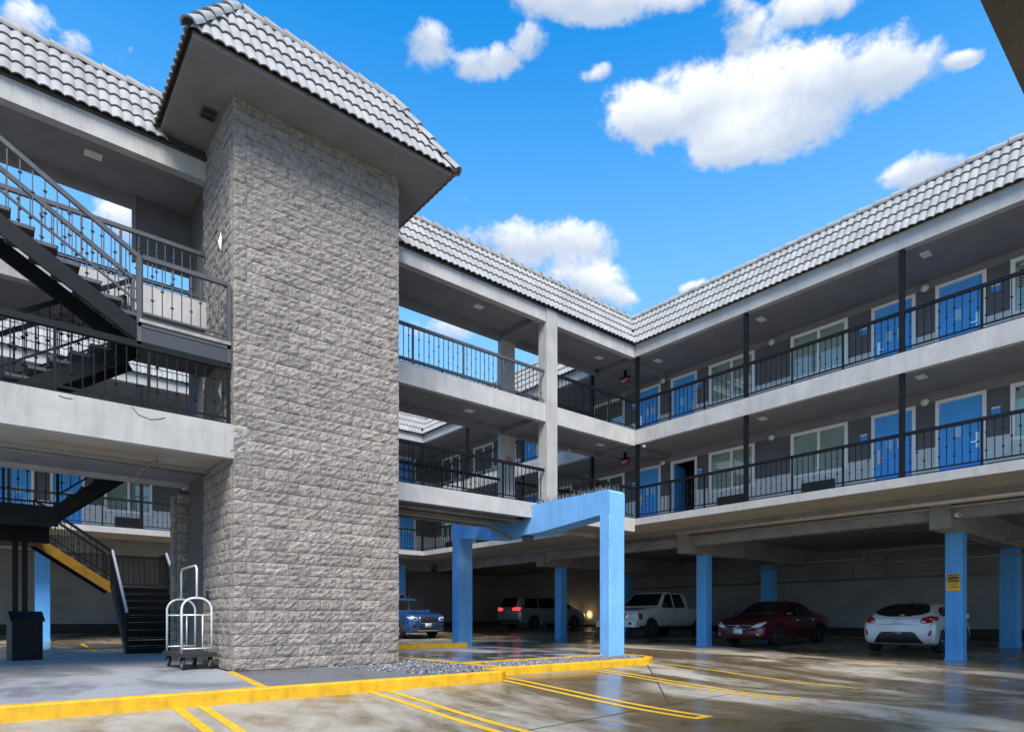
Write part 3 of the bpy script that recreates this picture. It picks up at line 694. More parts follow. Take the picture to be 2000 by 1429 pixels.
        WB(ax).w(A0, A1, b0+1.2, b0+1.25, zf, zc+.6).build('room_back', DARK, root); WB(ax).w(A0, A1, b0+.152, b0+1.19, zc+.11, zc+.2).build('room_ceiling', DARK, root)
# right wing ----------------------------------------------------------
wr = thing('motel_wing', 'long grey three-storey motel wing with blue doors on the right', 'building', (XR+3, 8, gz(18, 8)))
RA0, RA1 = -5.0, 27.2
per = 7.6
rops = []
for k in (-1, 0, 1, 2):
    o_ = k*per
    for (c, w, kd) in ((4.555, 1.0, 'd'), (5.975, 1.0, 'd'), (7.82, 1.54, 'w'), (10.45, 1.54, 'w')):
        a = c+o_
        if RA0+.5 < a-w/2 and a+w/2 < RA1-.6: rops.append((a-w/2, a+w/2, kd))
rops.sort()
jar = [i for i, o_ in enumerate(rops) if abs((o_[0]+o_[1])/2-12.155) < .1][0]
wing('R', wr, RA0, RA1, rops, ajar=(0, jar))
for nm, a0, a1 in (('front', RA0, YB-.002), ('back', YBB+.002, YK)):
    MB().box(XR, XR+.14, a0, a1, 3.90, F2+.03).build('slab_edge', STUCCO_W, wr)
    MB().box(XR, XR+.16, a0, a1, 6.40, F3+.03).build('slab_edge', STUCCO, wr)
    MB().box(XR, XR+.18, a0, a1, RF+.03, 9.50).build('fascia', STUCCO, wr)
MB().box(XR+.14, 17.05, RA0, YK+2.2, 3.902, F2).build('floor_slab', SOFFIT_B, wr)
MB().box(XR+.16, WX+.3, RA0, YK+2.2, 6.45, F3).build('floor_slab', SOFFIT, wr)
MB().box(XR+.18, WX+.3, RA0, YK+2.2, 9.14, 9.26).build('soffit', SOFFIT, wr)
for y in (YB+.2, YBB-.4):
    for z in (6.36, 9.05): MB().box(XR+.2, WX-.002, y, y+.24, z, z+.088).build('cross_beam', SOFFIT, wr)
ro = MB().prism([(XR-.05, 9.503), (XR-.05+4*TE*SC, 9.48+4*TE*SS), (WX+6, 9.48+4*TE*SS), (WX+6, 9.503)], 1, RA0, 31).build('roof', TILE_B, wr)
def wtiles(y_hi, y_lo, c0, c1): tile_plane(ro, (XR-.07, y_hi, 9.47), (0,-1,0), (SC,0,SS), (-SS,0,SC), y_hi-y_lo, 4, c0, c1)
wtiles(YB-.07, YB-.07-40*TW, -SC, 0); wtiles(YK-.07, YBB+.1, -SC, 0)
xt_ = XR-.07+4*TE*SC
cap_line(ro, (xt_, YB+.55, zt_), (xt_, -1, zt_), (-.4, 0, 1)); cap_line(ro, (xt_, YK+.55, zt_), (xt_, YBB, zt_), (-.4, 0, 1))
for y in (1.4, 5.13, 8.85, 12.50, 14.42, 18.0, 21.6): 
    for zf, zc in ((F2, 6.40), (F3, 9.12)):
        MB().box(XR+.02, XR+.12, y-.05, y+.05, zf-.05, zc).build('post', BLACK, wr); 
rl = {F2: ('second-floor', 1.0), F3: ('third-floor', .95)}
ys = [12.50, 8.85, 5.13, 1.4]
for zf, (nm, h) in rl.items():
    for i in range(3):
        y1, y0 = ys[i]-.05, ys[i+1]+.05
        po = ((1.17, 2.33), (1.2, 2.42), (1.4, 2.6))[i]
        railing(f'black {nm} railing of the right wing, ' + ('next to the bridge corner' if i == 0 else 'middle bay between two posts' if i == 1 else 'nearest bay at the right edge'),
                (XR+.07, y1), (XR+.07, y0), zf+.02, po, BLACK, h)
    ysb = [14.42, 18.0, 21.6, YK+.05]
    for i in range(3):
        railing(f'{nm} railing of the right wing seen through the bridge, ' + ('bay next to the bridge', 'middle bay', 'farthest bay')[i], (XR+.07, ysb[i]+.05), (XR+.07, ysb[i+1]-.05), zf+.02, (1.2, 2.4), BLACK, h, .15)
# garage below
GX = 26.9
MB().box(GX, GX+.2, RA0, 34, -.2, 3.8).build('garage_wall', GARAGE, wr)
MB().box(GX-.06, GX-.003, RA0, 33.9, -.1, .62).build('wall_base', mat('skirting_dark', (.035, .034, .033), .9), wr)
MB().box(17.05, GX+.2, RA0, 33, 3.78, F2-.005).build('garage_ceiling', CONC_D, wr)
MB().box(17.45, 17.75, RA0, YK+2, 3.36, 3.777).build('edge_beam', CONC_D, wr)
gys = [-2.2, 4.94, 12.12, 19.05]
for y in gys: MB().box(17.30, GX-.003, y-.22, y+.22, 3.13, 3.775).build('cross_beam', CONC_D, wr)
def blue_column(x, y, w, ztop, label, group=None):
    t = thing('blue_column', label, 'column', (x, y, gz(x, y)), group)
    z0 = gz(x, y)-.1; b = .015; mb = MB(); h = w/2
    pts = [(-h+b, -h), (h-b, -h), (h, -h+b), (h, h-b), (h-b, h), (-h+b, h), (-h, h-b), (-h, -h+b)]
    mb.prism([(x+p, y+q) for p, q in pts], 2, z0, ztop).build('shaft', BLUE_P, t)
    MB().box(x-h-.006, x+h+.006, y-h-.006, y+h+.006, z0, z0+.16).build('base_band', mat('column_base', (.10, .36, .72), .7, var=.2, scale=6), t)
    return t
for y, lb in ((4.94, 'blue garage column with the slow down sign'), (12.12, 'blue garage column between the white pickup and the red sedan'), (19.05, 'blue garage column in front of the silver minivan')): blue_column(18.5, y, .37, 3.128, lb)
for y, lb in ((5.0, 'shaded blue column at the back of the garage on the far right'), (12.75, 'shaded blue column behind the red sedan'), (20.1, 'shaded blue column behind the white pickup cab')): blue_column(24.0, y, .46, 3.128, lb)
# pipes
def pipe(label, pts, r, m=None, name='drain_pipe'):
    t = MB().tube(pts, r, 8).build(name, m or PIPE); return tag(t, label, 'pipe')
pipe('long grey drain pipe under the beige walkway of the right wing', [(17.2, -4, 3.70), (17.2, 12.3, 3.78)], .065, mat('pipe_pale', (.48, .45, .40), .6, var=.2, scale=5))
pipe('second grey pipe beside the beam of the right wing', [(17.34, -4, 3.60), (17.34, 14.8, 3.66)], .035)
pipe('grey drain pipe under the walkway beyond the bridge', [(17.2, 14.6, 3.74), (17.2, 24.5, 3.78)], .055)
pipe('thin sprinkler pipe across the garage, lower run', [(23.2, -4, 2.86), (23.2, 22, 2.94)], .03)
pipe('thin sprinkler pipe across the garage, upper run', [(22.2, -4, 3.2), (22.2, 8.5, 3.22), (22.2, 8.5, 2.98), (22.2, 11.6, 2.98)], .03)
for i, y in enumerate((3.9, 7.2, 9.4, 10.6, 14.6, 16.9)): pipe('vertical drop of the garage sprinkler pipe, ' + ORD[i] + ' from the right', [(GX-.2, y, 3.75), (GX-.2, y, 2.62), (GX-.2, y+.5, 2.55)], .035)
pipe('waste pipe along the back garage wall', [(GX-.12, -4, 2.52), (GX-.12, 22, 2.58)], .04)
# back wing ----------------------------------------------------------
wb = thing('motel_wing', 'far grey motel wing facing the court behind the bridge', 'building', (5, YK+3, gz(5, 28)))
bops = [(c-w/2, c+w/2, k) for c, w, k in ((-3.7, 1.54, 'w'), (.6, 1.0, 'd'), (2.05, 1.0, 'd'), (3.92, 1.54, 'w'), (6.5, 1.54, 'w'), (8.2, 1.0, 'd'), (9.65, 1.0, 'd'), (11.5, 1.54, 'w'), (14.05, 1.54, 'w'), (15.8, .98, 'd'))]
wing('B', wb, -7, WX, bops, D=2.2)
MB().box(-7, XR, YK, YK+.14, 3.90, F2+.03).build('slab_edge', STUCCO_W, wb); MB().box(-7, XR, YK, YK+.16, 6.40, F3+.03).build('slab_edge', STUCCO, wb); MB().box(-7, XR, YK, YK+.18, RF+.03, 9.5).build('fascia', STUCCO, wb)
MB().box(-7, XR+.138, YK+.14, YK+2.0, 3.904, F2-.003).build('floor_slab', SOFFIT_B, wb); MB().box(-7, XR+.158, YK+.16, YK+2.4, 6.453, F3-.003).build('floor_slab', SOFFIT, wb); MB().box(-7, XR+.178, YK+.18, YK+2.4, 9.143, 9.262).build('soffit', SOFFIT, wb)
rb = MB().prism([(YK-.05, 9.503), (YK-.05+4*TE*SC, 9.48+4*TE*SS), (YK+8, 9.48+4*TE*SS), (YK+8, 9.503)], 0, -7, XR+.9).build('roof', TILE_B, wb)
tile_plane(rb, (XR-.07-54*TW, YK-.07, 9.47), (1,0,0), (0,SC,SS), (0,-SS,SC), 54*TW, 4, 0, -SC)
cap_line(rb, (-2.5, YK-.07+4*TE*SC, zt_), (XR+.5, YK-.07+4*TE*SC, zt_), (0, -.4, 1))
MB().box(-7, GX, 33, 33.2, -.2, 3.8).build('garage_wall', GARAGE, wb); MB().box(-7, GX-.1, 32.94, 32.997, -.1, .75).build('wall_base', MATS['skirting_dark'], wb)
MB().box(-7, 17.04, YK+2.0, 33, 3.782, F2-.006).build('garage_ceiling', CONC_D, wb); MB().box(-7, 17.2, YK+2.2, YK+2.5, 3.36, 3.779).build('edge_beam', CONC_D, wb)
for x, lb in ((1.33, 'blue garage column behind the black waste bin'), (8.9, 'far blue garage column hidden behind the tower'), (15.35, 'far blue column with a yellow sign above the blue car')): 
    blue_column(x, YK+2.1, .42, 3.6, lb)
bp_ = [-6.9, -3.2, .4, 4.0, 7.7, 11.4, XR]
for zf, (nm, h) in rl.items():
    for i in range(6):
        railing(f'{nm} railing of the far wing, ' + ORD[i] + ' bay from the left', (bp_[i]+.05, YK+.07), (bp_[i+1]-.05, YK+.07), zf+.02, (1.2, 2.4), BLACK, h, .15)
    for x in bp_[1:]: MB().box(x-.05, x+.05, YK+.02, YK+.12, zf-.05, 6.4 if zf == F2 else 9.12).build('post', BLACK, wb)
dr = B(18.3, 19.25, 32.90, 32.95, .25, 2.3).build('door', DOOR, wb); B(18.22, 18.3, 32.88, 32.96, .2, 2.38).box(19.25, 19.33, 32.88, 32.96, .2, 2.38).build('door_frame', WHITE, dr)
# near slab overhead
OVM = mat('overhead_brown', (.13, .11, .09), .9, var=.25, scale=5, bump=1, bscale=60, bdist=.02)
ov = thing('overhead_slab', 'dark underside corner of a stucco slab overhead at top right', 'slab', (5, -1, 3.7))
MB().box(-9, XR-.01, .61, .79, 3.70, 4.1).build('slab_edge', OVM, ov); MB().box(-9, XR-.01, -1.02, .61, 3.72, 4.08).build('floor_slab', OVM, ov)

# ================================================================== PORTAL FRAME
pf = thing('portal_frame', 'sky blue stucco portal frame carrying the bridge', 'portal', (11.37, 13, .14))
def rbox(x0, x1, y0, y1, z0, z1, b=.02):
    mb = MB(); pts = [(x0+b, y0), (x1-b, y0), (x1, y0+b), (x1, y1-b), (x1-b, y1), (x0+b, y1), (x0, y1-b), (x0, y0+b)]
    mb.prism(pts, 2, z0, z1); return mb
rbox(11.1, 11.64, 9.80, 10.12, -.1, 3.46).build('leg', BLUE, pf)
rbox(11.1, 11.64, 15.96, 16.32, -.1, 3.48).build('leg', BLUE, pf)
MB().prism([(9.80, 3.46), (10.12, 3.46), (12.3, 3.27), (14.3, 3.27), (15.96, 3.48), (16.32, 3.48), (16.32, 3.97), (16.26, 4.03), (14.38, 4.03), (14.375, 3.69), (12.535, 3.69), (12.53, 4.03), (9.86, 4.03), (9.80, 3.97)], 0, 11.1, 11.64).build('beam', BLUE, pf)
sp = MB(); rnd2 = random.Random(5)
for i in range(46):
    y = 9.86+i*.057
    for x in (11.2, 11.36, 11.52):
        sp.tube([(x, y, 4.03), (x+rnd2.uniform(-.07, .07), y+rnd2.uniform(-.03, .03), 4.03+rnd2.uniform(.12, .18))], .005, 4)
tag(sp.build('bird_spikes', STEEL), 'strip of thin metal bird spikes on top of the blue beam', 'bird spikes')
# pipes and box under the bridge
pipe('brown-grey pipe under the bridge slab, front run', [(6.2, 12.82, 3.62), (11.0, 12.82, 3.62)], .05, mat('pipe_brown', (.16, .135, .11), .6, var=.3, scale=4))
pipe('brown-grey pipe under the bridge slab, middle run', [(6.2, 13.1, 3.58), (10.7, 13.1, 3.58)], .06, MATS['pipe_brown'])
pipe('brown-grey pipe under the bridge slab, back run', [(6.2, 13.5, 3.5), (10.3, 13.5, 3.5), (11.0, 13.5, 3.32), (11.2, 13.5, 3.25)], .04, MATS['pipe_brown'])
jb = MB().lathe([(0, 0), (.15, 0), (.16, .01), (.16, .13), (.13, .15), (0, .15)], (11.36, 13.0, 3.14), 14).build('junction_box', mat('box_grey', (.10, .095, .09), .6)); tag(jb, 'round grey junction box under the blue beam', 'box')

# ================================================================== STAIRS
def flight(t, o, d, w, width, n, rise, run, mt, ms, closed=False, rails=(0, 1), skirt=None, hm=None, drop=.0, bm=None):
    """o: foot corner, d: ascent direction, w: width direction (unit plan vectors)"""
    o, d, w = Vector(o), Vector((*d, 0)), Vector((*w, 0)); hm = hm or ms; bm = bm or ms; up = Vector((0, 0, 1))
    for i in range(n):
        a = o+d*(i*run-.02)+up*((i+1)*rise); mb = MB()
        mb.bar(a+w*.03+d*(run/2+.02)-up*.025, a+w*(width-.03)+d*(run/2+.02)-up*.025, run+.04, .05)
        tr = mb.build('tread', mt, t)
        if closed: MB().bar(a+w*.03+d*.03-up*(.05+rise/2-.02), a+w*(width-.03)+d*.03-up*(.05+rise/2-.02), .012, rise-.05).build('riser', ms, tr)
        MB().bar(a+w*.04+d*.01+up*.003, a+w*(width-.04)+d*.01+up*.003, .05, .008).build('nosing', STEEL if closed else mt, tr)
    e = o+d*(n*run)+up*(n*rise); sl = (e-o).normalized()
    for k in (0, 1):
        off = w*(0.02 if k == 0 else width-.02)
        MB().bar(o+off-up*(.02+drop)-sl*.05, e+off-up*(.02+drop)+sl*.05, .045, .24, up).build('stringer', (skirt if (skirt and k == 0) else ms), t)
    for k in rails:
        off = w*(.02 if k == 0 else width-.02)
        MB().bar(o+off+up*1.0, e+off+up*1.0, .05, .065, up).build('hand_rail', hm, t)
        MB().bar(o+off+up*.30, e+off+up*.30, .03, .03, up).build('bottom_rail', bm, t)
        L_ = n*run; m_ = int(L_/.14)
        for i in range(m_+1):
            s_ = .06+i*.14
            if s_ > L_-.04: break
            p = o+off+d*s_+up*(s_/L_*n*rise+.30)
            ob = obj('baluster', bal(.67, i, bm), t); ob.matrix_parent_inverse = Matrix.Identity(4); ob.location = p-Vector(t['_off'])
        for q in (o, e): MB().bar(q+off-up*.05, q+off+up*1.0, .05, .05, (1, 0, 0)).build('newel', bm, t)
    return e
us = thing('upper_stair', 'dark steel switchback stair with grey rails climbing to the third floor', 'stair', (1, 11.7, F2))
LZ = 5.52; lx = 1.75
e1 = flight(us, (lx-8*.265, 11.78, F2+.02), (1, 0), (0, 1), .72, 8, (LZ-F2-.02)/8, .265, STEELG, BLACK, drop=.14)
e2 = flight(us, (lx, YT+.06, LZ), (-1, 0), (0, 1), .76, 8, (F3-LZ)/8, .265, STEELG, BLACK, drop=.14, hm=STEELG, bm=STEELG)
MB().box(lx-.05, TX0-.03, YT+.02, YB-.03, LZ-.06, LZ).build('landing', STEELG, us)
MB().box(lx-.05, TX0-.03, YT+.03, YT+.08, LZ-.31, LZ-.064).build('landing_beam', mat('beam_dark', (.04, .04, .043), .5), us)
MB().box(lx-.03, TX0-.03, YT+.0, YT+.06, LZ+.003, LZ+.055).build('toe_board', mat('weathered_board', (.28, .26, .23), .8, var=.3, scale=6), us)
MB().box(lx-.06, lx-.0, YT+.02, YT+.09, LZ-.33, LZ+1.02).build('post', STEELG, us)
MB().box(TX0-.08, TX0-.02, YT+.02, YT+.09, LZ-.32, LZ+1.02).build('post', STEELG, us)
railing('grey railing of the half landing beside the tower corner', (lx+.02, YT+.055), (TX0-.08, YT+.055), LZ+.05, (), STEELG, 1.0)
MB().box(-2.6, lx-8*.265+.02, YT+.04, YB-.01, F3-.22, F3).build('upper_landing', SOFFIT, us)

gs = thing('ground_stair', 'black steel stair with closed risers under the bridge', 'stair', (3, 18, .14))
flight(gs, (2.5, 17.7, .14), (0, 1), (1, 0), 1.35, 9, .19, .27, BLACK, BLACK, True, (0, 1), hm=mat('rail_pale_grey', (.42, .42, .42), .4, spec=.5))  # hand rails in a paler grey than the rest of the flight
MB().box(2.5, 3.85, 20.13, 21.35, 1.75, 1.85).build('landing', BLACK, gs)
flight(gs, (2.5, 20.18, 1.85), (-1, 0), (0, 1), 1.1, 6, .2, .28, STEELG, BLACK, False, (0, 1), mat('shaded_yellow_steel', (.28, .145, .004), .6, var=.3, scale=4))  # near stringer: kerb yellow darkened, its shadow put into the paint colour
MB().box(-1.6, .95, 14.62, 21.3, 2.93, 3.05).build('landing', BLACK, gs)
MB().box(-1.6, .95, 14.56, 14.617, 2.74, 3.09).build('landing_beam', BLACK, gs)
MB().box(-1.6, .95, 16.9, 17.1, 2.64, 2.927).build('landing_beam', BLACK, gs)
flight(gs, (.95, 14.62, 3.05), (1, 0), (0, 1), .86, 6, .17, .20, BLACK, BLACK, False, (0,))
MB().box(2.14, 2.9, YBB+.01, 15.5, 3.95, 4.066).build('landing', BLACK, gs)
for x in (.37, .53): MB().box(x-.05, x+.05, 16.95, 17.05, .1, 2.64).build('post', BLACK, gs)
railing('black railing of the stair landing with a window behind it', (2.56, 21.3), (3.84, 21.3), 1.87, (), BLACK, .97)
railing('black railing at the right end of the stair landing', (3.82, 20.2), (3.82, 21.26), 1.87, (), BLACK, .97)
railing('black railing of the upper stair landing at the left edge', (-1.55, 14.66), (.90, 14.66), 3.07, (.85, 1.7), BLACK, .97)

# ================================================================== SMALL THINGS
cart = thing('luggage_cart', 'chrome hotel luggage cart with black deck beside the tower', 'luggage cart', (2.70, 12.22, .14))
cx0, cx1, cy0, cy1, z0 = 2.45, 2.92, 11.66, 12.80, .14
MB().box(cx0-.05, cx1+.05, cy0-.08, cy1+.08, z0+.235, z0+.285).build('deck', mat('deck_carpet', (.02, .02, .022), .8, bump=.4, bscale=200), cart)
MB().box(cx0-.065, cx1+.065, cy0-.095, cy1+.095, z0+.215, z0+.262).build('bumper', BLACKR, cart)
def hoop(y):
    pts = [(cx0, y, z0+.28), (cx0, y, z0+1.02)]
    r = .20
    for i in range(1, 8): a = math.pi-i*math.pi/2/8; pts.append((cx0+r+r*math.cos(a), y, z0+1.02+r*math.sin(a)))
    pts += [(cx0+r, y, z0+1.22), (cx1-r, y, z0+1.22)]
    for i in range(1, 8): a = math.pi/2-i*math.pi/2/8; pts.append((cx1-r+r*math.cos(a), y, z0+1.02+r*math.sin(a)))
    pts += [(cx1, y, z0+1.02), (cx1, y, z0+.28)]
    h = MB().tube(pts, .019, 10).build('hoop', SATIN, cart)
    MB().tube([(cx0, y, z0+.93), (cx1, y, z0+.93)], .013, 8).build('cross_bar', SATIN, h); MB().tube([(cx0, y, z0+.36), (cx1, y, z0+.36)], .013, 8).build('cross_bar', SATIN, h)
    MB().tube([((cx0+cx1)/2+.09, y, z0+.36), ((cx0+cx1)/2+.09, y, z0+.93)], .012, 8).build('upright', SATIN, h)
hoop(cy0); hoop(cy1)
xm = (cx0+cx1)/2; pts = [(xm, cy0, z0+1.22), (xm, cy0, z0+1.66)]
for i in range(1, 7): a = math.pi-i*math.pi/2/6; pts.append((xm, cy0+.12+.12*math.cos(a), z0+1.66+.12*math.sin(a)))
pts += [(xm, cy1-.12, z0+1.78)]
for i in range(1, 7): a = math.pi/2-i*math.pi/2/6; pts.append((xm, cy1-.12+.12*math.cos(a), z0+1.66+.12*math.sin(a)))
pts += [(xm, cy1, z0+1.22)]
MB().tube(pts, .019, 10).build('hanger_bow', SATIN, cart)
for x in (cx0+.02, cx1-.02):
    for y in (cy0+.02, cy1-.02):
        w = MB().lathe([(0, -.02), (.095, -.02), (.105, -.012), (.105, .012), (.095, .02), (0, .02)], (x, y, z0+.105), 18, 0).build('wheel', BLACKR, cart)
        MB().lathe([(0, -.024), (.06, -.024), (.066, -.021), (.066, .021), (.06, .024), (0, .024)], (x, y, z0+.105), 16, 0).build('hub', mat('hub_grey', (.22, .24, .23), .5), w)
        MB().box(x-.035, x-.028, y-.03, y+.03, z0+.1, z0+.235).box(x+.028, x+.035, y-.03, y+.03, z0+.1, z0+.235).build('fork', BLACK, w)
bn = thing('waste_bin', 'black square waste bin with hooded lid at the left edge', 'bin', (.52, 16.72, .14), local=True, rz=R(9))
MB().box(-.26, .26, -.26, .26, 0, .80).build('body', mat('bin_black', (.006, .006, .0065), .55, spec=.25, bump=.3, bscale=90), bn)
hd = MB().prism([(-.29, .80), (.29, .80), (.29, 1.0), (-.05, 1.02), (-.29, .84)], 0, -.29, .29).build('hood', MATS['bin_black'], bn)
MB().box(-.2, .2, -.275, -.262, .60, .79).build('flap', BLACK, bn)

def plate_sign(name, label, cat, c, axis, w, h, m, th=.012):
    """flat sign facing -x (axis 0) or -y (axis 1)"""
    t = thing(name, label, cat, c)
    d = (th, w, h) if axis == 0 else (w, th, h)
    MB().cbox(c, d).build('panel', m, t); return t
def letters(t, txt, size, m, c, axis, lift=.008):
    me = text_mesh(txt, size, m); M = Matrix.Translation(c) @ (Matrix.Rotation(R(-90), 4, 'Z') if axis == 0 else Matrix.Identity(4)) @ Matrix.Rotation(R(90), 4, 'X')
    me.transform(M); return obj('lettering', me, t)
CY1 = 4.94
sg = plate_sign('warning_sign', 'yellow and black slow down sign on the blue garage column', 'sign', (18.305, CY1, 1.90), 0, .285, .43, SIGN_Y)
MB().box(18.291, 18.298, CY1-.122, CY1+.122, 1.905, 2.095).build('black_field', SIGN_K, sg)
letters(sg, 'SLOW', .088, SIGN_Y, (18.289, CY1, 2.047), 0); letters(sg, 'DOWN', .088, SIGN_Y, (18.289, CY1, 1.955), 0); letters(sg, '5 MPH', .075, SIGN_K, (18.297, CY1, 1.78), 0)
MB().box(18.2965, 18.2985, CY1-.1, CY1+.1, 1.85, 1.866).build('rule', SIGN_K, sg)
sg = plate_sign('warning_sign', 'small yellow sign on the far blue column above the blue car', 'sign', (15.35, YK+1.87, 1.9), 1, .34, .5, SIGN_Y); MB().box(15.21, 15.49, YK+1.858, YK+1.863, 1.93, 2.12).build('black_field', SIGN_K, sg)
for z, n_ in ((8.80, 'third'), (6.13, 'second')):
    t = plate_sign('exit_sign', f'red exit sign hanging under the {n_}-floor bridge ceiling by the corner', 'sign', (16.0, 13.45, z), 0, .30, .17, EXITM, .05)
    letters(t, 'EXIT', .11, SIGN_W, (15.972, 13.45, z), 0); B(15.94, 16.06, 13.25, 13.65, z+.086, z+.12).build('bracket', BLACK, t); B(15.98, 16.02, 13.4, 13.5, z+.12, z+.36).build('stem', BLACK, t)
ns = plate_sign('no_smoking_sign', 'small grey no smoking sign on the back bridge column', 'sign', (11.66, YBB-.17, 5.62), 1, .26, .34, mat('sign_grey', (.38, .36, .36), .5))
ring = MB().tube([(11.66+.085*math.cos(a*math.pi/10), YBB-.18, 5.66+.085*math.sin(a*math.pi/10)) for a in range(20)], .012, 6, True).build('ring', RED, ns); MB().bar((11.60, YBB-.18, 5.72), (11.72, YBB-.18, 5.60), .006, .02).build('slash', RED, ns); MB().cbox((11.66, YBB-.178, 5.66), (.10, .004, .018)).build('cigarette', SIGN_K, ns)
letters(ns, 'NO SMOKING', .034, SIGN_K, (11.66, YBB-.178, 5.50), 1)
def lamp_plate(i, c, label):
    t = thing('ceiling_light', label, 'light', (c[0], c[1], c[2]-.03)); B(c[0]-.13, c[0]+.13, c[1]-.09, c[1]+.09, c[2]-.025, c[2]-.001).build('housing', SIGN_W, t); B(c[0]-.10, c[0]+.10, c[1]-.065, c[1]+.065, c[2]-.032, c[2]-.0255).build('lens', WHITE_O, t)
for i, (c, lb) in enumerate([((1.38, 13.35, 9.28), 'flat white ceiling light under the roof left of the tower'), ((9.92, 13.34, 9.28), 'flat ceiling light under the bridge roof between tower and concrete column'), ((14.83, 13.53, 9.28), 'flat ceiling light under the bridge roof near the exit sign'),
    ((9.72, 13.5, 6.52), 'flat ceiling light over the second-floor bridge near the tower'), ((14.86, 13.5, 6.52), 'flat ceiling light over the second-floor bridge near the corner'),
    ((16.17, 12.26, 9.14), 'flat ceiling light under the right roof nearest the corner'), ((16.1, 8.77, 9.14), 'flat ceiling light under the right roof in the middle bay'), ((16.04, 4.85, 9.14), 'flat ceiling light under the right roof nearest the right edge'),
    ((16.15, 8.75, 6.45), 'flat ceiling light over the second-floor right walkway, middle bay'), ((16.09, 4.95, 6.45), 'flat ceiling light over the second-floor right walkway, right bay'), ((16.1, 17.5, 6.45), 'flat ceiling light over the second-floor walkway beyond the bridge'), ((16.1, 17.5, 9.14), 'flat ceiling light under the roof beyond the bridge')]): lamp_plate(i, c, lb)
for zf, n_ in ((F2, 'second'), (F3, 'third')):
    for a, lb in ((12.95, 'between the two corner doors'), (9.13, 'between the two windows'), (5.265, 'between the two right-hand doors')):
        t = thing('wall_lamp', f'round white wall lamp on the {n_} floor {lb}', 'lamp', (WX-.1, a, zf+2.1))
        MB().lathe([(0, -.012), (.05, -.012), (.05, 0)], (WX-.002, a, zf+2.16), 14, 0).build('base', WHITE, t)
        MB().lathe([(.0, -.13), (.05, -.12), (.085, -.09), (.095, -.055), (.08, -.025), (.05, -.012)], (WX-.002, a, zf+2.16), 16, 0).build('globe', WHITE_O, t)
    for a, lb in ((14.2, 'beside the door at the bridge corner'), (11.56, 'between the corner doors and the first window'), (6.66, 'left of the pair of doors'), (3.88, 'right of the pair of doors')):
        t = plate_sign('room_sign', f'blue and white room sign, {n_} floor, {lb}', 'sign', (WX-.012, a, zf+1.62), 0, .17, .17, SIGN_B); B(WX-.022, WX-.0185, a-.08, a+.08, zf+1.66, zf+1.70).build('white_stripe', SIGN_W, t)
def camera_(c, d, label):
    t = thing('security_camera', label, 'camera', c); c = Vector(c); d = Vector(d).normalized()
    MB().tube([c, c-d*.05, c-d*.09+Vector((0, 0, .05))], .018, 8).build('arm', WHITE, t)
    MB().tube([c, c+d*.02, c+d*.11, c+d*.12], [.03, .045, .045, .04], 12).build('housing', WHITE, t); MB().tube([c+d*.119, c+d*.124], .025, 10).build('lens', SIGN_K, t)
camera_((XR+.12, YB-.25, 6.31), (-.6, -.7, -.15), 'white security camera under the third-floor corner of the court')
camera_((17.32, 4.62, 3.42), (-.7, -.6, -.1), 'white security camera by the garage beam on the far right')
camera_((17.3, 18.6, 3.32), (-.6, -.7, -.1), 'white security camera on the garage beam behind the portal')
camera_((14.0, YBB-.3, 6.30), (-.4, -.8, -.2), 'white security camera under the bridge ceiling beyond the concrete column')
t = thing('strip_light', 'long unlit strip light under the stair landing slab', 'light', (1.4, 11.9, 3.64)); B(.55, 2.1, 11.82, 11.94, 3.655, 3.719).build('housing', mat('strip_beige', (.33, .30, .24), .6), t); B(.6, 2.05, 11.85, 11.91, 3.635, 3.6545).build('diffuser', MATS['strip_beige'], t)
pipe('grey pipe along the underside of the landing slab left of the tower', [(-3.8, 12.35, 3.62), (3.0, 12.35, 3.62)], .03)
pipe('short grey brace pipe below the landing slab', [(2.15, 12.1, 3.70), (2.0, 12.45, 3.60), (1.95, 12.6, 3.5)], .022)
for z, n_ in ((7.45, 'third'), (4.9, 'second')):
    t = thing('wall_diamond', f'slim white diamond shape on the left face of the tower at the {n_} floor', 'lamp', (TX0-.06, 11.45, z)); MB().add([(TX0-.05, 11.45, z+.19), (TX0-.05, 11.415, z+.02), (TX0-.05, 11.45, z-.14), (TX0-.05, 11.485, z+.02), (TX0-.10, 11.45, z+.0)], [(0,1,4), (1,2,4), (2,3,4), (3,0,4), (0,3,2,1)]).build('diamond_face', WHITE, t); MB().cbox((TX0-.03, 11.45, z), (.05, .03, .1)).build('bracket', STEELG, t)  # small white diamond shapes added on the tower's left face
t = plate_sign('call_panel', 'small black lift call panel on the tower side', 'panel', (TX0-.055, 12.35, 1.42), 0, .09, .2, SIGN_K, .03); MB().cbox((TX0-.074, 12.35, 1.44), (.006, .03, .05)).build('button', STEEL, t)

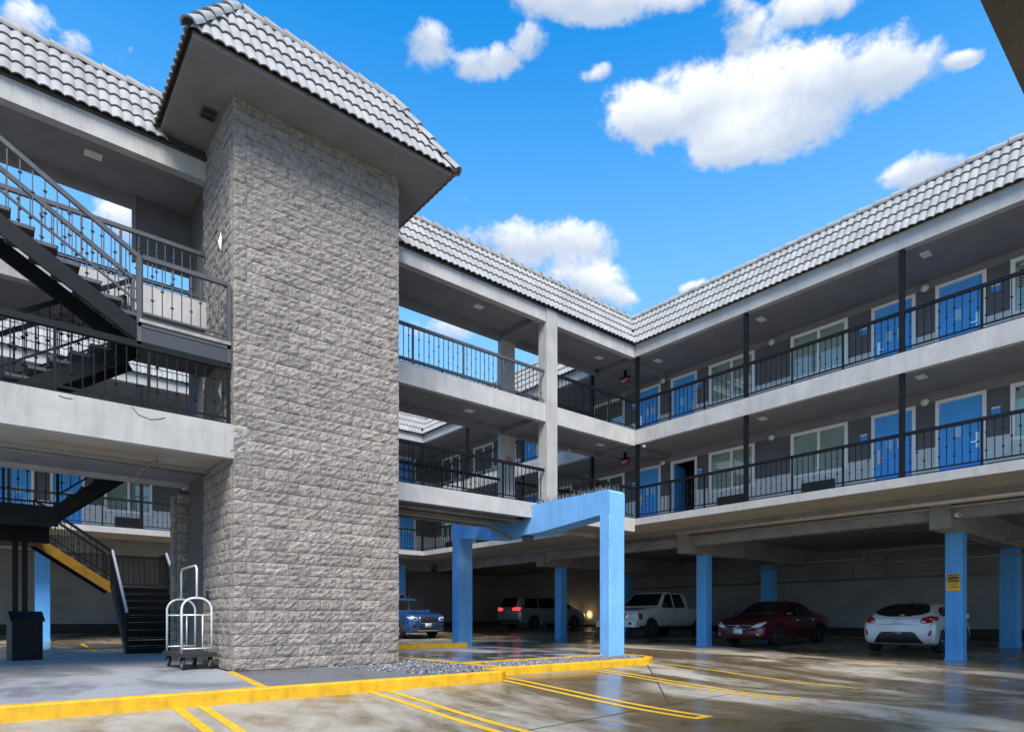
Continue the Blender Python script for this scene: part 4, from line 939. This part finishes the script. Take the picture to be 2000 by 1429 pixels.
# ================================================================== CARS
def cr(p0, p1, p2, p3, t):
    return .5*((2*p1)+(-p0+p2)*t+(2*p0-5*p1+4*p2-p3)*t*t+(-p0+3*p1-3*p2+p3)*t*t*t)
TYRE = mat('tyre', (.015, .015, .016), .75); RIM = mat('alloy', (.42, .43, .44), .3, 1); RIMD = mat('rim_dark', (.03, .03, .03), .5)
CGLASS = mat('car_glass', (.008, .009, .010), .04, spec=.8); LENS = mat('headlamp', (.62, .64, .66), .1, spec=.9, coat=1); TAIL = mat('tail_red', (.42, .01, .012), .12, coat=1); AMBER = mat('amber', (.65, .16, .01), .15, coat=1)
TRIM = mat('trim_black', (.018, .018, .019), .5); PLATE = mat('licence_plate', (.62, .62, .62), .5)
def paint(name, col, metal=.25): return mat(name, col, .32, metal, coat=1)
class Car:
    def __init__(s, name, label, cat, loc, heading, L_, pnt, st, wheels, wr, ww=.215):
        s.t = thing(name, label, cat, (loc[0], loc[1], gz(*loc)+.002), local=True, rz=heading); s.p = pnt; s.L = L_
        n = len(st); SUB = 5; rows = []
        for i in range(n-1):
            P = [st[max(0, min(n-1, i+k))] for k in (-1, 0, 1, 2)]
            for j in range(SUB if i < n-2 else SUB+1):
                t = j/SUB; x = P[1][0]+(P[2][0]-P[1][0])*t; r = [x]
                for q in range(1, 6):
                    v = cr(P[0][q], P[1][q], P[2][q], P[3][q], t); lo, hi = min(P[1][q], P[2][q]), max(P[1][q], P[2][q]); m = (hi-lo)*.12+.004
                    r.append(max(lo-m, min(hi+m, v)))
                rows.append(r)
        def sec(x, zb, w, zs, wt, zt):
            l = lambda a, b, k: a+(b-a)*k
            c = [(0, zb), (.72*w, zb), (.92*w, zb+.03), (.985*w, zb+.22*(zs-zb)), (w, zb+.58*(zs-zb)), (.985*w, zb+.85*(zs-zb)), (.955*w, zs), (l(.95*w, wt, .2), l(zs, zt, .2)), (l(.95*w, wt, .8), l(zs, zt, .78)), (wt*.97, l(zs, zt, .93)), (.80*wt, l(zs, zt, .985)), (.4*wt, zt), (0, zt+.004)]
            out = []
            m = len(c)
            for i in range(m-1):
                Q = [c[max(0, min(m-1, i+k))] for k in (-1, 0, 1, 2)]
                for j in range(2): out.append((cr(Q[0][0], Q[1][0], Q[2][0], Q[3][0], j/2), cr(Q[0][1], Q[1][1], Q[2][1], Q[3][1], j/2)))
            out.append(c[-1]); return out
        vs, K = [], None
        for r in rows:
            c = sec(*r); ring = [(r[0], max(0, y), z) for y, z in c]+[(r[0], -max(0, y), z) for y, z in c[-2:0:-1]]; K = len(ring); vs += ring
        m = len(rows); fs = [(i*K+j, (i+1)*K+j, (i+1)*K+(j+1) % K, i*K+(j+1) % K) for i in range(m-1) for j in range(K)]
        fs += [tuple(range(K)), tuple(range((m-1)*K, m*K))[::-1]]
        mb = MB().add(vs, fs, True); me = mb.mesh('body', pnt)
        # wheel wells cut from the shell
        cut = MB()
        for x in wheels:
            for sg in (-1, 1): cut.lathe([(0, 0), (wr+.055, 0), (wr+.055, sg*.6), (0, sg*.6)], (x, sg*(max(r[2] for r in st)-.30), wr), 28, 1)
        cme = cut.mesh('cut', pnt); bo = bpy.data.objects.new('body', me); co = bpy.data.objects.new('cut', cme); COL.objects.link(bo); COL.objects.link(co)
        bm = bmesh.new(); bm.from_mesh(cme); bmesh.ops.remove_doubles(bm, verts=bm.verts, dist=1e-5); bmesh.ops.recalc_face_normals(bm, faces=bm.faces); bm.to_mesh(cme); bm.free()
        md = bo.modifiers.new('b', 'BOOLEAN'); md.operation = 'DIFFERENCE'; md.object = co; md.solver = 'EXACT'
        dg = bpy.context.evaluated_depsgraph_get(); bme = bpy.data.meshes.new_from_object(bo.evaluated_get(dg)); bpy.data.objects.remove(bo); bpy.data.objects.remove(co)
        bme.name = 'body'; s.body = obj('body', bme, s.t)
        bm = bmesh.new(); bm.from_mesh(me); s.tree = BVHTree.FromBMesh(bm); bm.free()
        s.W = max(r[2] for r in st)
        for x in wheels:
            for sg in (-1, 1):
                c = (x, sg*(s.W-.115), wr); h = ww/2
                ty = MB().lathe([(wr*.66, -h), (wr*.94, -h), (wr, -h*.72), (wr, h*.72), (wr*.94, h), (wr*.66, h), (wr*.66, -h)], c, 26, 1).build('wheel', TYRE, s.t)
                MB().lathe([(0, sg*h*.35), (wr*.64, sg*h*.35), (wr*.66, sg*h*.2)], c, 22, 1).build('rim_back', RIMD, ty)
                rim = MB().lathe([(wr*.60, sg*h*.9), (wr*.665, sg*h*.98), (wr*.67, sg*h*.5), (wr*.60, sg*h*.5), (wr*.60, sg*h*.9)], c, 24, 1)
                for k in range(10):
                    a = 2*math.pi*(k//2)/5+(.16 if k % 2 else -.16); b_ = 2*math.pi*(k//2)/5+(.06 if k % 2 else -.06)
                    rim.bar((c[0]+.03*math.cos(b_), c[1]+sg*h*.72, c[2]+.03*math.sin(b_)), (c[0]+wr*.63*math.cos(a), c[1]+sg*h*.85, c[2]+wr*.63*math.sin(a)), .03, .03, (0, 1, 0))
                rim.lathe([(0, sg*h*.86), (wr*.15, sg*h*.84), (wr*.17, sg*h*.6)], c, 12, 1).build('rim', RIM, ty)
    def decal(s, name, poly, d, m, off=.006, parent=None, cell=.06, grow=0):
        """outline in the plane across d, laid on the shell along d"""
        P = [Vector(p) for p in poly]; pts = []
        for a, b in zip(P, P[1:]+P[:1]):
            k = max(1, int((b-a).length/cell))
            for i in range(k): pts.append(a+(b-a)*i/k)
        nb = len(pts); x0, x1 = min(p.x for p in P), max(p.x for p in P); y0, y1 = min(p.y for p in P), max(p.y for p in P)
        def inside(q):
            c = False
            for a, b in zip(P, P[1:]+P[:1]):
                if (a.y > q.y) != (b.y > q.y) and q.x < (b.x-a.x)*(q.y-a.y)/(b.y-a.y)+a.x: c = not c
            return c
        x = x0+cell*.5
        while x < x1:
            y = y0+cell*.5
            while y < y1:
                q = Vector((x, y))
                if inside(q) and min((q-p).length for p in pts[:nb]) > cell*.35: pts.append(q)
                y += cell
            x += cell
        vv, _, ff, *_r = delaunay_2d_cdt(pts, [(i, (i+1) % nb) for i in range(nb)], [], 1, 1e-5)
        D = {'+x': Vector((-1, 0, 0)), '-x': Vector((1, 0, 0)), '+y': Vector((0, -1, 0)), '-y': Vector((0, 1, 0)), '+z': Vector((0, 0, -1))}[d]
        hit = []
        for q in vv:
            o = Vector((0, q[0], q[1])) if d in ('+x', '-x') else Vector((q[0], 0, q[1])) if d[1] == 'y' else Vector((q[0], q[1], 0))
            r = s.tree.ray_cast(o-D*6, D)
            hit.append((r[0], r[1]) if r[0] else None)
        vs, idx = [], {}
        for i, h in enumerate(hit):
            if h:
                nn = h[1] if h[1].dot(D) < 0 else -h[1]
                idx[i] = len(vs); vs.append(h[0]+nn*off)
        fs = [tuple(idx[i] for i in f) for f in ff if all(i in idx for i in f)]
        k = len(vs); cnt = {}
        for f in fs:
            for a, b in zip(f, f[1:]+f[:1]): cnt[(a, b)] = 1
        back = [v+D*.015 for v in vs]
        fs2 = list(fs)+[(b, a, a+k, b+k) for (a, b) in cnt if (b, a) not in cnt]
        mb = MB().add(vs+back, fs2, False); mb.sm = [True]*len(fs)+[False]*(len(fs2)-len(fs))
        return mb.build(name, m, parent or s.t)
    def both(s, name, poly, d, m, **k):   # mirror across the centre line
        if d in ('+y', '-y'): return s.decal(name, poly, '+y', m, **k), s.decal(name, poly, '-y', m, **k)
        return s.decal(name, poly, d, m, **k), s.decal(name, [(-a, b) for a, b in poly], d, m, **k)
    def mirror(s, x, z, m=None):
        for sg in (-1, 1):
            y = sg*(s.W*.93+.09)
            o = MB().lathe([(0, -.11), (.06, -.10), (.085, -.05), (.09, .03), (.07, .08), (0, .085)], (x, y, z), 10, 1).build('wing_mirror', m or s.p, s.t)
            MB().bar((x-.02, sg*(s.W*.86), z-.05), (x, y, z-.03), .05, .05).build('mirror_arm', TRIM, o)
    def handle(s, x, z, m=None):
        for sg in (-1, 1):
            h = s.tree.ray_cast(Vector((x, sg*4, z)), Vector((0, -sg, 0)))[0]
            if h: MB().cbox((x, h.y+sg*.012, z), (.17, .035, .03)).build('door_handle', m or s.p, s.t)
    def seam(s, x, z0, z1): s.both('door_gap', [(x-.004, z0), (x+.004, z0), (x+.004, z1), (x-.004, z1)], '+y', TRIM, off=.0015)
    def plate(s, d, z, y=0):
        p = s.decal('licence_plate', [(y-.155, z-.078), (y+.155, z-.078), (y+.155, z+.078), (y-.155, z+.078)], d, PLATE, off=.012, cell=.2); return p
    def emblem(s, d, z, rx, rz, m=CHROME):
        n = 16; h = s.tree.ray_cast(Vector((4 if d == '+x' else -4, 0, z)), Vector((-1 if d == '+x' else 1, 0, 0)))[0]
        if h:
            x = h.x+(.02 if d == '+x' else -.02)
            return MB().tube([(x, rx*math.cos(2*math.pi*i/n), z+rz*math.sin(2*math.pi*i/n)) for i in range(n)], .009, 6, True).tube([(x, -rx*.5, z), (x, 0, z+rz*.3), (x, rx*.5, z)], .008, 5).build('emblem', m, s.t)

def rr(y0, y1, z0, z1, b=.03): return [(y0+b, z0), (y1-b, z0), (y1, z0+b), (y1, z1-b), (y1-b, z1), (y0+b, z1), (y0, z1-b), (y0, z0+b)]
PI = math.pi
# --- white three-door hatchback, nose to the garage wall
c = Car('parked_car', 'white hatchback parked nose-in beside the slow down column', 'car', (20.98, 6.50), R(3), 4.2, paint('paint_white', (.72, .73, .74), 0),
    [(-2.1, .46, .62, .70, .5, .84), (-2.06, .36, .76, .78, .58, .92), (-1.95, .26, .86, .88, .64, 1.0), (-1.6, .2, .89, .95, .64, 1.17), (-1.1, .18, .895, .96, .60, 1.31), (-.5, .18, .895, .95, .57, 1.385), (.1, .18, .89, .94, .56, 1.39), (.6, .18, .89, .93, .58, 1.29), (1.2, .18, .89, .90, .72, 1.0), (1.35, .18, .89, .88, .76, .95), (1.85, .2, .86, .80, .70, .83), (2.03, .24, .78, .68, .62, .74), (2.1, .32, .66, .56, .5, .64)], (-1.28, 1.34), .325)
c.decal('rear_window', [(-.66, 1.10), (-.5, 1.03), (-.25, .985), (.25, .985), (.5, 1.03), (.66, 1.10), (.60, 1.22), (.46, 1.33), (.2, 1.372), (-.2, 1.372), (-.46, 1.33), (-.60, 1.22)], '-x', CGLASS, cell=.05)
c.decal('window_sticker', [(-.12, 1.0), (-.02, .995), (-.0, 1.04), (-.06, 1.06), (-.14, 1.04)], '-x', mat('sticker_yellow', (.45, .42, .03), .6), off=.012)
c.both('tail_lamp', [(.52, .83), (.60, .80), (.80, .82), (.86, .90), (.82, .98), (.70, 1.0), (.58, .95)], '-x', TAIL, off=.012)
c.both('reverse_lamp', [(.54, .825), (.62, .815), (.66, .86), (.58, .875)], '-x', LENS, off=.018)
c.both('reflector', [(.70, .48), (.76, .49), (.79, .61), (.74, .62)], '-x', TAIL, off=.012)
c.decal('rear_diffuser', [(-.60, .28), (.60, .28), (.52, .40), (.42, .55), (.34, .58), (-.34, .58), (-.42, .55), (-.52, .40)], '-x', TRIM, off=.012)
c.plate('-x', .49); c.emblem('-x', .885, .075, .045)
c.decal('hatch_gap', [(-.5, .775), (.5, .775), (.5, .783), (-.5, .783)], '-x', TRIM, off=.003); c.decal('hatch_grip', [(-.16, .80), (.16, .80), (.16, .812), (-.16, .812)], '-x', CHROME, off=.01)
c.both('side_window', [(-1.25, 1.02), (-.9, .99), (-.35, .98), (-.35, 1.27), (-.75, 1.24), (-1.1, 1.14)], '+y', CGLASS); c.both('side_window', [(-.28, .98), (.92, .97), (.45, 1.24), (-.28, 1.275)], '+y', CGLASS)
c.decal('windscreen', [(-.62, 1.02), (.62, 1.02), (.52, 1.30), (-.52, 1.30)], '+x', CGLASS); c.mirror(.82, 1.0); c.handle(-.1, .84); c.seam(-.32, .3, .97); c.seam(.95, .3, .94)
c.both('head_lamp', [(.42, .62), (.74, .66), (.78, .76), (.6, .74)], '+x', LENS)
MB().tube([(-.65, 0, 1.385), (-.74, 0, 1.47)], [.02, .004], 6).build('aerial', TRIM, c.t)
# --- red sedan, nose to the court
c = Car('parked_car', 'dark red sedan parked nose-out in the garage', 'car', (20.85, 10.85), PI, 4.8, paint('paint_red', (.10, .004, .009)),
    [(-2.4, .4, .68, .76, .55, .84), (-2.33, .3, .80, .88, .64, .97), (-1.75, .2, .89, .96, .72, 1.05), (-1.35, .18, .90, .96, .68, 1.14), (-.75, .18, .9, .95, .60, 1.40), (0, .18, .9, .94, .58, 1.465), (.45, .18, .9, .93, .60, 1.41), (1.1, .18, .9, .92, .72, 1.04), (1.28, .18, .9, .90, .78, .97), (1.9, .2, .88, .82, .72, .86), (2.22, .22, .83, .70, .64, .76), (2.34, .24, .76, .62, .56, .69), (2.4, .32, .66, .54, .46, .60)], (-1.40, 1.38), .335)
c.decal('windscreen', [(-.70, 1.03), (.70, 1.03), (.60, 1.28), (.52, 1.385), (-.52, 1.385), (-.60, 1.28)], '+x', CGLASS)
c.both('side_window', [(-1.2, 1.0), (-.05, .985), (-.05, 1.37), (-.55, 1.36), (-.95, 1.22)], '+y', CGLASS); c.both('side_window', [(.02, .985), (1.0, .97), (.55, 1.28), (.2, 1.365), (.02, 1.37)], '+y', CGLASS)
c.both('head_lamp', [(.46, .58), (.60, .57), (.74, .62), (.82, .72), (.76, .755), (.62, .70), (.48, .63)], '+x', LENS, off=.012); c.both('turn_lamp', [(.66, .70), (.80, .74), (.79, .785), (.66, .745)], '+x', AMBER, off=.012)
c.decal('grille', [(-.40, .585), (-.30, .52), (.30, .52), (.40, .585), (.42, .635), (-.42, .635)], '+x', TRIM, off=.008); c.decal('grille_bar', [(-.42, .638), (.42, .638), (.42, .65), (-.42, .65)], '+x', CHROME, off=.012); c.emblem('+x', .585, .06, .05)
c.both('grille_wing', [(.06, .555), (.26, .525), (.27, .537), (.07, .575)], '+x', CHROME, off=.016)
c.decal('lower_intake', [(-.50, .31), (.50, .31), (.55, .40), (-.55, .40)], '+x', TRIM, off=.008); c.plate('+x', .455); c.both('fog_lamp', rr(.62, .70, .34, .39, .015), '+x', LENS)
c.mirror(.88, 1.03); c.handle(.12, .83, CHROME); c.handle(-1.0, .85, CHROME); c.seam(-.02, .3, .97); c.seam(1.02, .3, .92)
MB().tube([(.62, 0, 1.30), (.6, 0, 1.25)], .02, 6).build('rear_view_mirror', TRIM, c.t)
# --- white pickup, nose to the court
c = Car('pickup_truck', 'white extended-cab pickup behind the near portal leg', 'truck', (21.75, 16.50), PI+R(4), 5.75, paint('paint_white2', (.62, .62, .62), 0),
    [(-2.87, .58, .88, 1.02, .86, 1.12), (-2.8, .5, .97, 1.06, .93, 1.17), (-2.0, .46, .99, 1.08, .95, 1.18), (-.95, .42, .99, 1.10, .95, 1.18), (-.88, .42, .99, 1.12, .93, 1.22), (-.80, .42, .99, 1.16, .80, 1.76), (-.6, .42, .99, 1.17, .78, 1.83), (.1, .42, .99, 1.17, .77, 1.86), (.65, .42, .99, 1.16, .78, 1.81), (1.32, .42, .99, 1.14, .88, 1.27), (1.45, .42, .99, 1.10, .90, 1.21), (2.3, .44, .98, 1.04, .86, 1.13), (2.75, .46, .96, .98, .82, 1.06), (2.83, .48, .93, .92, .78, 1.0), (2.87, .52, .88, .84, .72, .92)], (-1.72, 1.86), .385, .26)
c.decal('windscreen', [(-.82, 1.26), (.82, 1.26), (.74, 1.55), (.68, 1.76), (-.68, 1.76), (-.74, 1.55)], '+x', CGLASS)
c.both('side_window', [(.30, 1.19), (1.12, 1.19), (.72, 1.70), (.58, 1.75), (.34, 1.75)], '+y', CGLASS); c.both('side_window', [(-.62, 1.20), (.20, 1.19), (.24, 1.75), (-.42, 1.74)], '+y', CGLASS)
c.decal('grille', [(-.5, .70), (.5, .70), (.54, .94), (-.54, .94)], '+x', CHROME, off=.010); c.decal('grille_mesh', rr(-.42, .42, .735, .905), '+x', TRIM, off=.022)
c.both('head_lamp', [(.58, .79), (.86, .79), (.87, .93), (.58, .94)], '+x', LENS, off=.012); c.both('head_lamp', [(.58, .70), (.84, .70), (.85, .775), (.58, .775)], '+x', LENS, off=.012)
c.both('turn_lamp', [(2.52, .72), (2.76, .72), (2.76, .95), (2.56, .95)], '+y', mat('amber_dark', (.30, .04, .012), .2, coat=1), off=.012)
MB().prism([(-.97, .42), (.97, .42), (.97, .66), (.9, .68), (-.9, .68), (-.97, .66)], 0, 2.72, 2.96).build('bumper', c.p, c.t); c.both('fog_lamp', rr(.62, .76, .50, .61, .04), '+x', TRIM, off=.1)
for sg in (-1, 1): MB().lathe([(0, .0), (.05, .0), (.055, -.015)], (2.965, sg*.69, .555), 14, 0).build('fog_lamp', LENS, c.t)
MB().prism([(-.25, .46), (.25, .46), (.25, .58), (-.25, .58)], 0, 2.961, 2.968).build('plate_recess', TRIM, c.t)
c.mirror(1.0, 1.3, TRIM); c.handle(.25, 1.02, TRIM); c.seam(.24, .5, 1.18); c.seam(1.22, .5, 1.14); c.seam(-.84, .5, 1.14)
# --- silver minivan backing out at the far corner
c = Car('parked_car', 'silver minivan with red tail lamps lit in the far garage corner', 'minivan', (23.85, 26.0), 0, 5.15, paint('paint_silver', (.40, .42, .44), .5),
    [(-2.57, .55, .82, .98, .66, 1.10), (-2.53, .40, .92, 1.05, .74, 1.30), (-2.42, .28, .98, 1.08, .76, 1.55), (-2.25, .24, .99, 1.08, .74, 1.69), (-1.6, .2, 1.0, 1.07, .72, 1.76), (-.4, .2, 1.0, 1.05, .71, 1.775), (.4, .2, 1.0, 1.04, .72, 1.74), (.95, .2, 1.0, 1.03, .76, 1.55), (1.65, .2, 1.0, 1.02, .86, 1.14), (1.8, .2, 1.0, 1.0, .88, 1.08), (2.3, .22, .96, .88, .80, .95), (2.5, .26, .88, .76, .70, .84), (2.57, .34, .76, .64, .56, .72)], (-1.5, 1.55), .35)
c.decal('rear_window', [(-.70, 1.13), (.70, 1.13), (.68, 1.4), (.60, 1.63), (-.60, 1.63), (-.68, 1.4)], '-x', CGLASS)
LIT = mat('tail_lit', (.5, .01, .012), .2, emit=(1, .03, .04), estr=.9)
c.both('tail_lamp', [(.40, .98), (.62, .95), (.92, .98), (.93, 1.10), (.70, 1.13), (.42, 1.08)], '-x', LIT, off=.012)
c.plate('-x', .88); c.decal('bumper_trim', [(-.9, .34), (.9, .34), (.9, .46), (-.9, .46)], '-x', TRIM, off=.006); c.decal('chrome_strip', [(-.4, .99), (.4, .99), (.4, 1.01), (-.4, 1.01)], '-x', CHROME)
c.both('side_window', [(-2.2, 1.12), (-1.2, 1.09), (-1.2, 1.62), (-2.0, 1.60)], '+y', CGLASS); c.both('side_window', [(-1.12, 1.09), (.05, 1.08), (.05, 1.64), (-1.12, 1.63)], '+y', CGLASS); c.both('side_window', [(.13, 1.08), (1.42, 1.08), (.9, 1.45), (.55, 1.63), (.13, 1.64)], '+y', CGLASS)
c.decal('windscreen', [(-.8, 1.16), (.8, 1.16), (.66, 1.6), (-.66, 1.6)], '+x', CGLASS); c.mirror(1.25, 1.15); c.handle(.0, .98, CHROME); c.handle(-1.0, 1.0, CHROME); c.seam(.08, .3, 1.07); c.seam(-1.16, .3, 1.08)
HL = mat('lamp_lit', (.8, .7, .5), .2, emit=(1, .72, .36), estr=8)
lamps = c.both('head_lamp', [(.55, .72), (.84, .74), (.86, .84), (.60, .82)], '+x', HL, off=.01)
for sg in (-1, 1):
    l = bpy.data.objects.new('headlamp_beam', bpy.data.lights.new('headlamp_beam', 'SPOT')); COL.objects.link(l); l.parent = c.t; l.location = (2.62, sg*.7, .78)
    l.rotation_euler = (0, R(-88), 0); l.data.energy = 14; l.data.color = (1, .62, .28); l.data.spot_size = R(70); l.data.spot_blend = .8; l.data.shadow_soft_size = .04
MB().tube([(-2.0, 0, 1.75), (-2.1, 0, 1.85)], [.02, .004], 6).build('aerial', TRIM, c.t)
# --- blue crossover facing the court
c = Car('parked_car', 'blue crossover car parked behind the yellow kerb beside the tower', 'car', (13.95, 24.55), -PI/2, 4.62, paint('paint_blue', (.02, .085, .27), .4),
    [(-2.31, .5, .74, 1.0, .6, 1.25), (-2.2, .3, .86, 1.06, .66, 1.56), (-1.9, .2, .9, 1.06, .66, 1.66), (-1, .2, .905, 1.05, .65, 1.70), (0, .2, .905, 1.04, .65, 1.70), (.4, .2, .905, 1.04, .66, 1.64), (1.02, .2, .9, 1.03, .76, 1.18), (1.18, .2, .9, 1.02, .80, 1.11), (1.9, .22, .89, .97, .78, 1.03), (2.18, .25, .85, .90, .74, .97), (2.27, .28, .80, .84, .68, .92), (2.31, .36, .72, .78, .6, .86)], (-1.33, 1.34), .36)
c.decal('windscreen', [(-.74, 1.17), (.74, 1.17), (.66, 1.42), (.58, 1.60), (-.58, 1.60), (-.66, 1.42)], '+x', CGLASS)
c.both('side_window', [(-.05, 1.10), (.95, 1.09), (.5, 1.52), (.3, 1.60), (-.05, 1.61)], '+y', CGLASS); c.both('side_window', [(-1.1, 1.11), (-.13, 1.10), (-.13, 1.61), (-1.05, 1.59)], '+y', CGLASS); c.both('side_window', [(-1.95, 1.18), (-1.18, 1.12), (-1.15, 1.58), (-1.75, 1.52)], '+y', CGLASS)
c.decal('grille_frame', [(-.42, .66), (-.34, .60), (.34, .60), (.42, .66), (.45, .82), (.40, .87), (-.40, .87), (-.45, .82)], '+x', CHROME, off=.010); c.decal('grille', [(-.38, .67), (-.32, .63), (.32, .63), (.38, .67), (.41, .81), (.37, .84), (-.37, .84), (-.41, .81)], '+x', TRIM, off=.018); c.emblem('+x', .79, .075, .045)
c.both('head_lamp', [(.50, .73), (.62, .71), (.84, .78), (.86, .87), (.74, .89), (.52, .84)], '+x', LENS, off=.012); c.both('lamp_shade', [(.56, .75), (.72, .77), (.70, .83), (.56, .82)], '+x', TRIM, off=.018)
c.decal('lower_intake', [(-.46, .34), (.46, .34), (.50, .52), (-.50, .52)], '+x', TRIM, off=.008); c.both('fog_recess', [(.56, .42), (.76, .46), (.76, .58), (.58, .56)], '+x', TRIM, off=.008); c.plate('+x', .53)
c.decal('skid_plate', [(-.5, .28), (.5, .28), (.48, .33), (-.48, .33)], '+x', mat('skid_grey', (.25, .25, .26), .5), off=.01)
c.mirror(.78, 1.12); c.handle(.0, .95); c.handle(-1.05, .97); c.seam(-.09, .3, 1.09); c.seam(1.0, .3, 1.05)
for sg in (-1, 1): MB().tube([(-1.7, sg*.58, 1.69), (-1.6, sg*.58, 1.74), (.2, sg*.58, 1.73), (.3, sg*.58, 1.68)], .018, 6).build('roof_rail', TRIM, c.t)
wbin = thing('rubbish_bin', 'small brown bin tucked behind the middle blue garage column', 'bin', (20.2, 12.45, gz(20.2, 12.45))); zz = gz(20.2, 12.45)
MB().lathe([(0, 0), (.19, 0), (.23, .72), (.0, .72)], (20.2, 12.0, zz), 16).build('body', mat('bin_brown', (.16, .13, .10), .7), wbin); MB().lathe([(0, .86), (.12, .84), (.24, .76), (.245, .72), (0, .72)], (20.2, 12.0, zz+.002), 16).build('lid', BLACK, wbin)
for o in ROOTS:
    if '_off' in o: del o['_off']
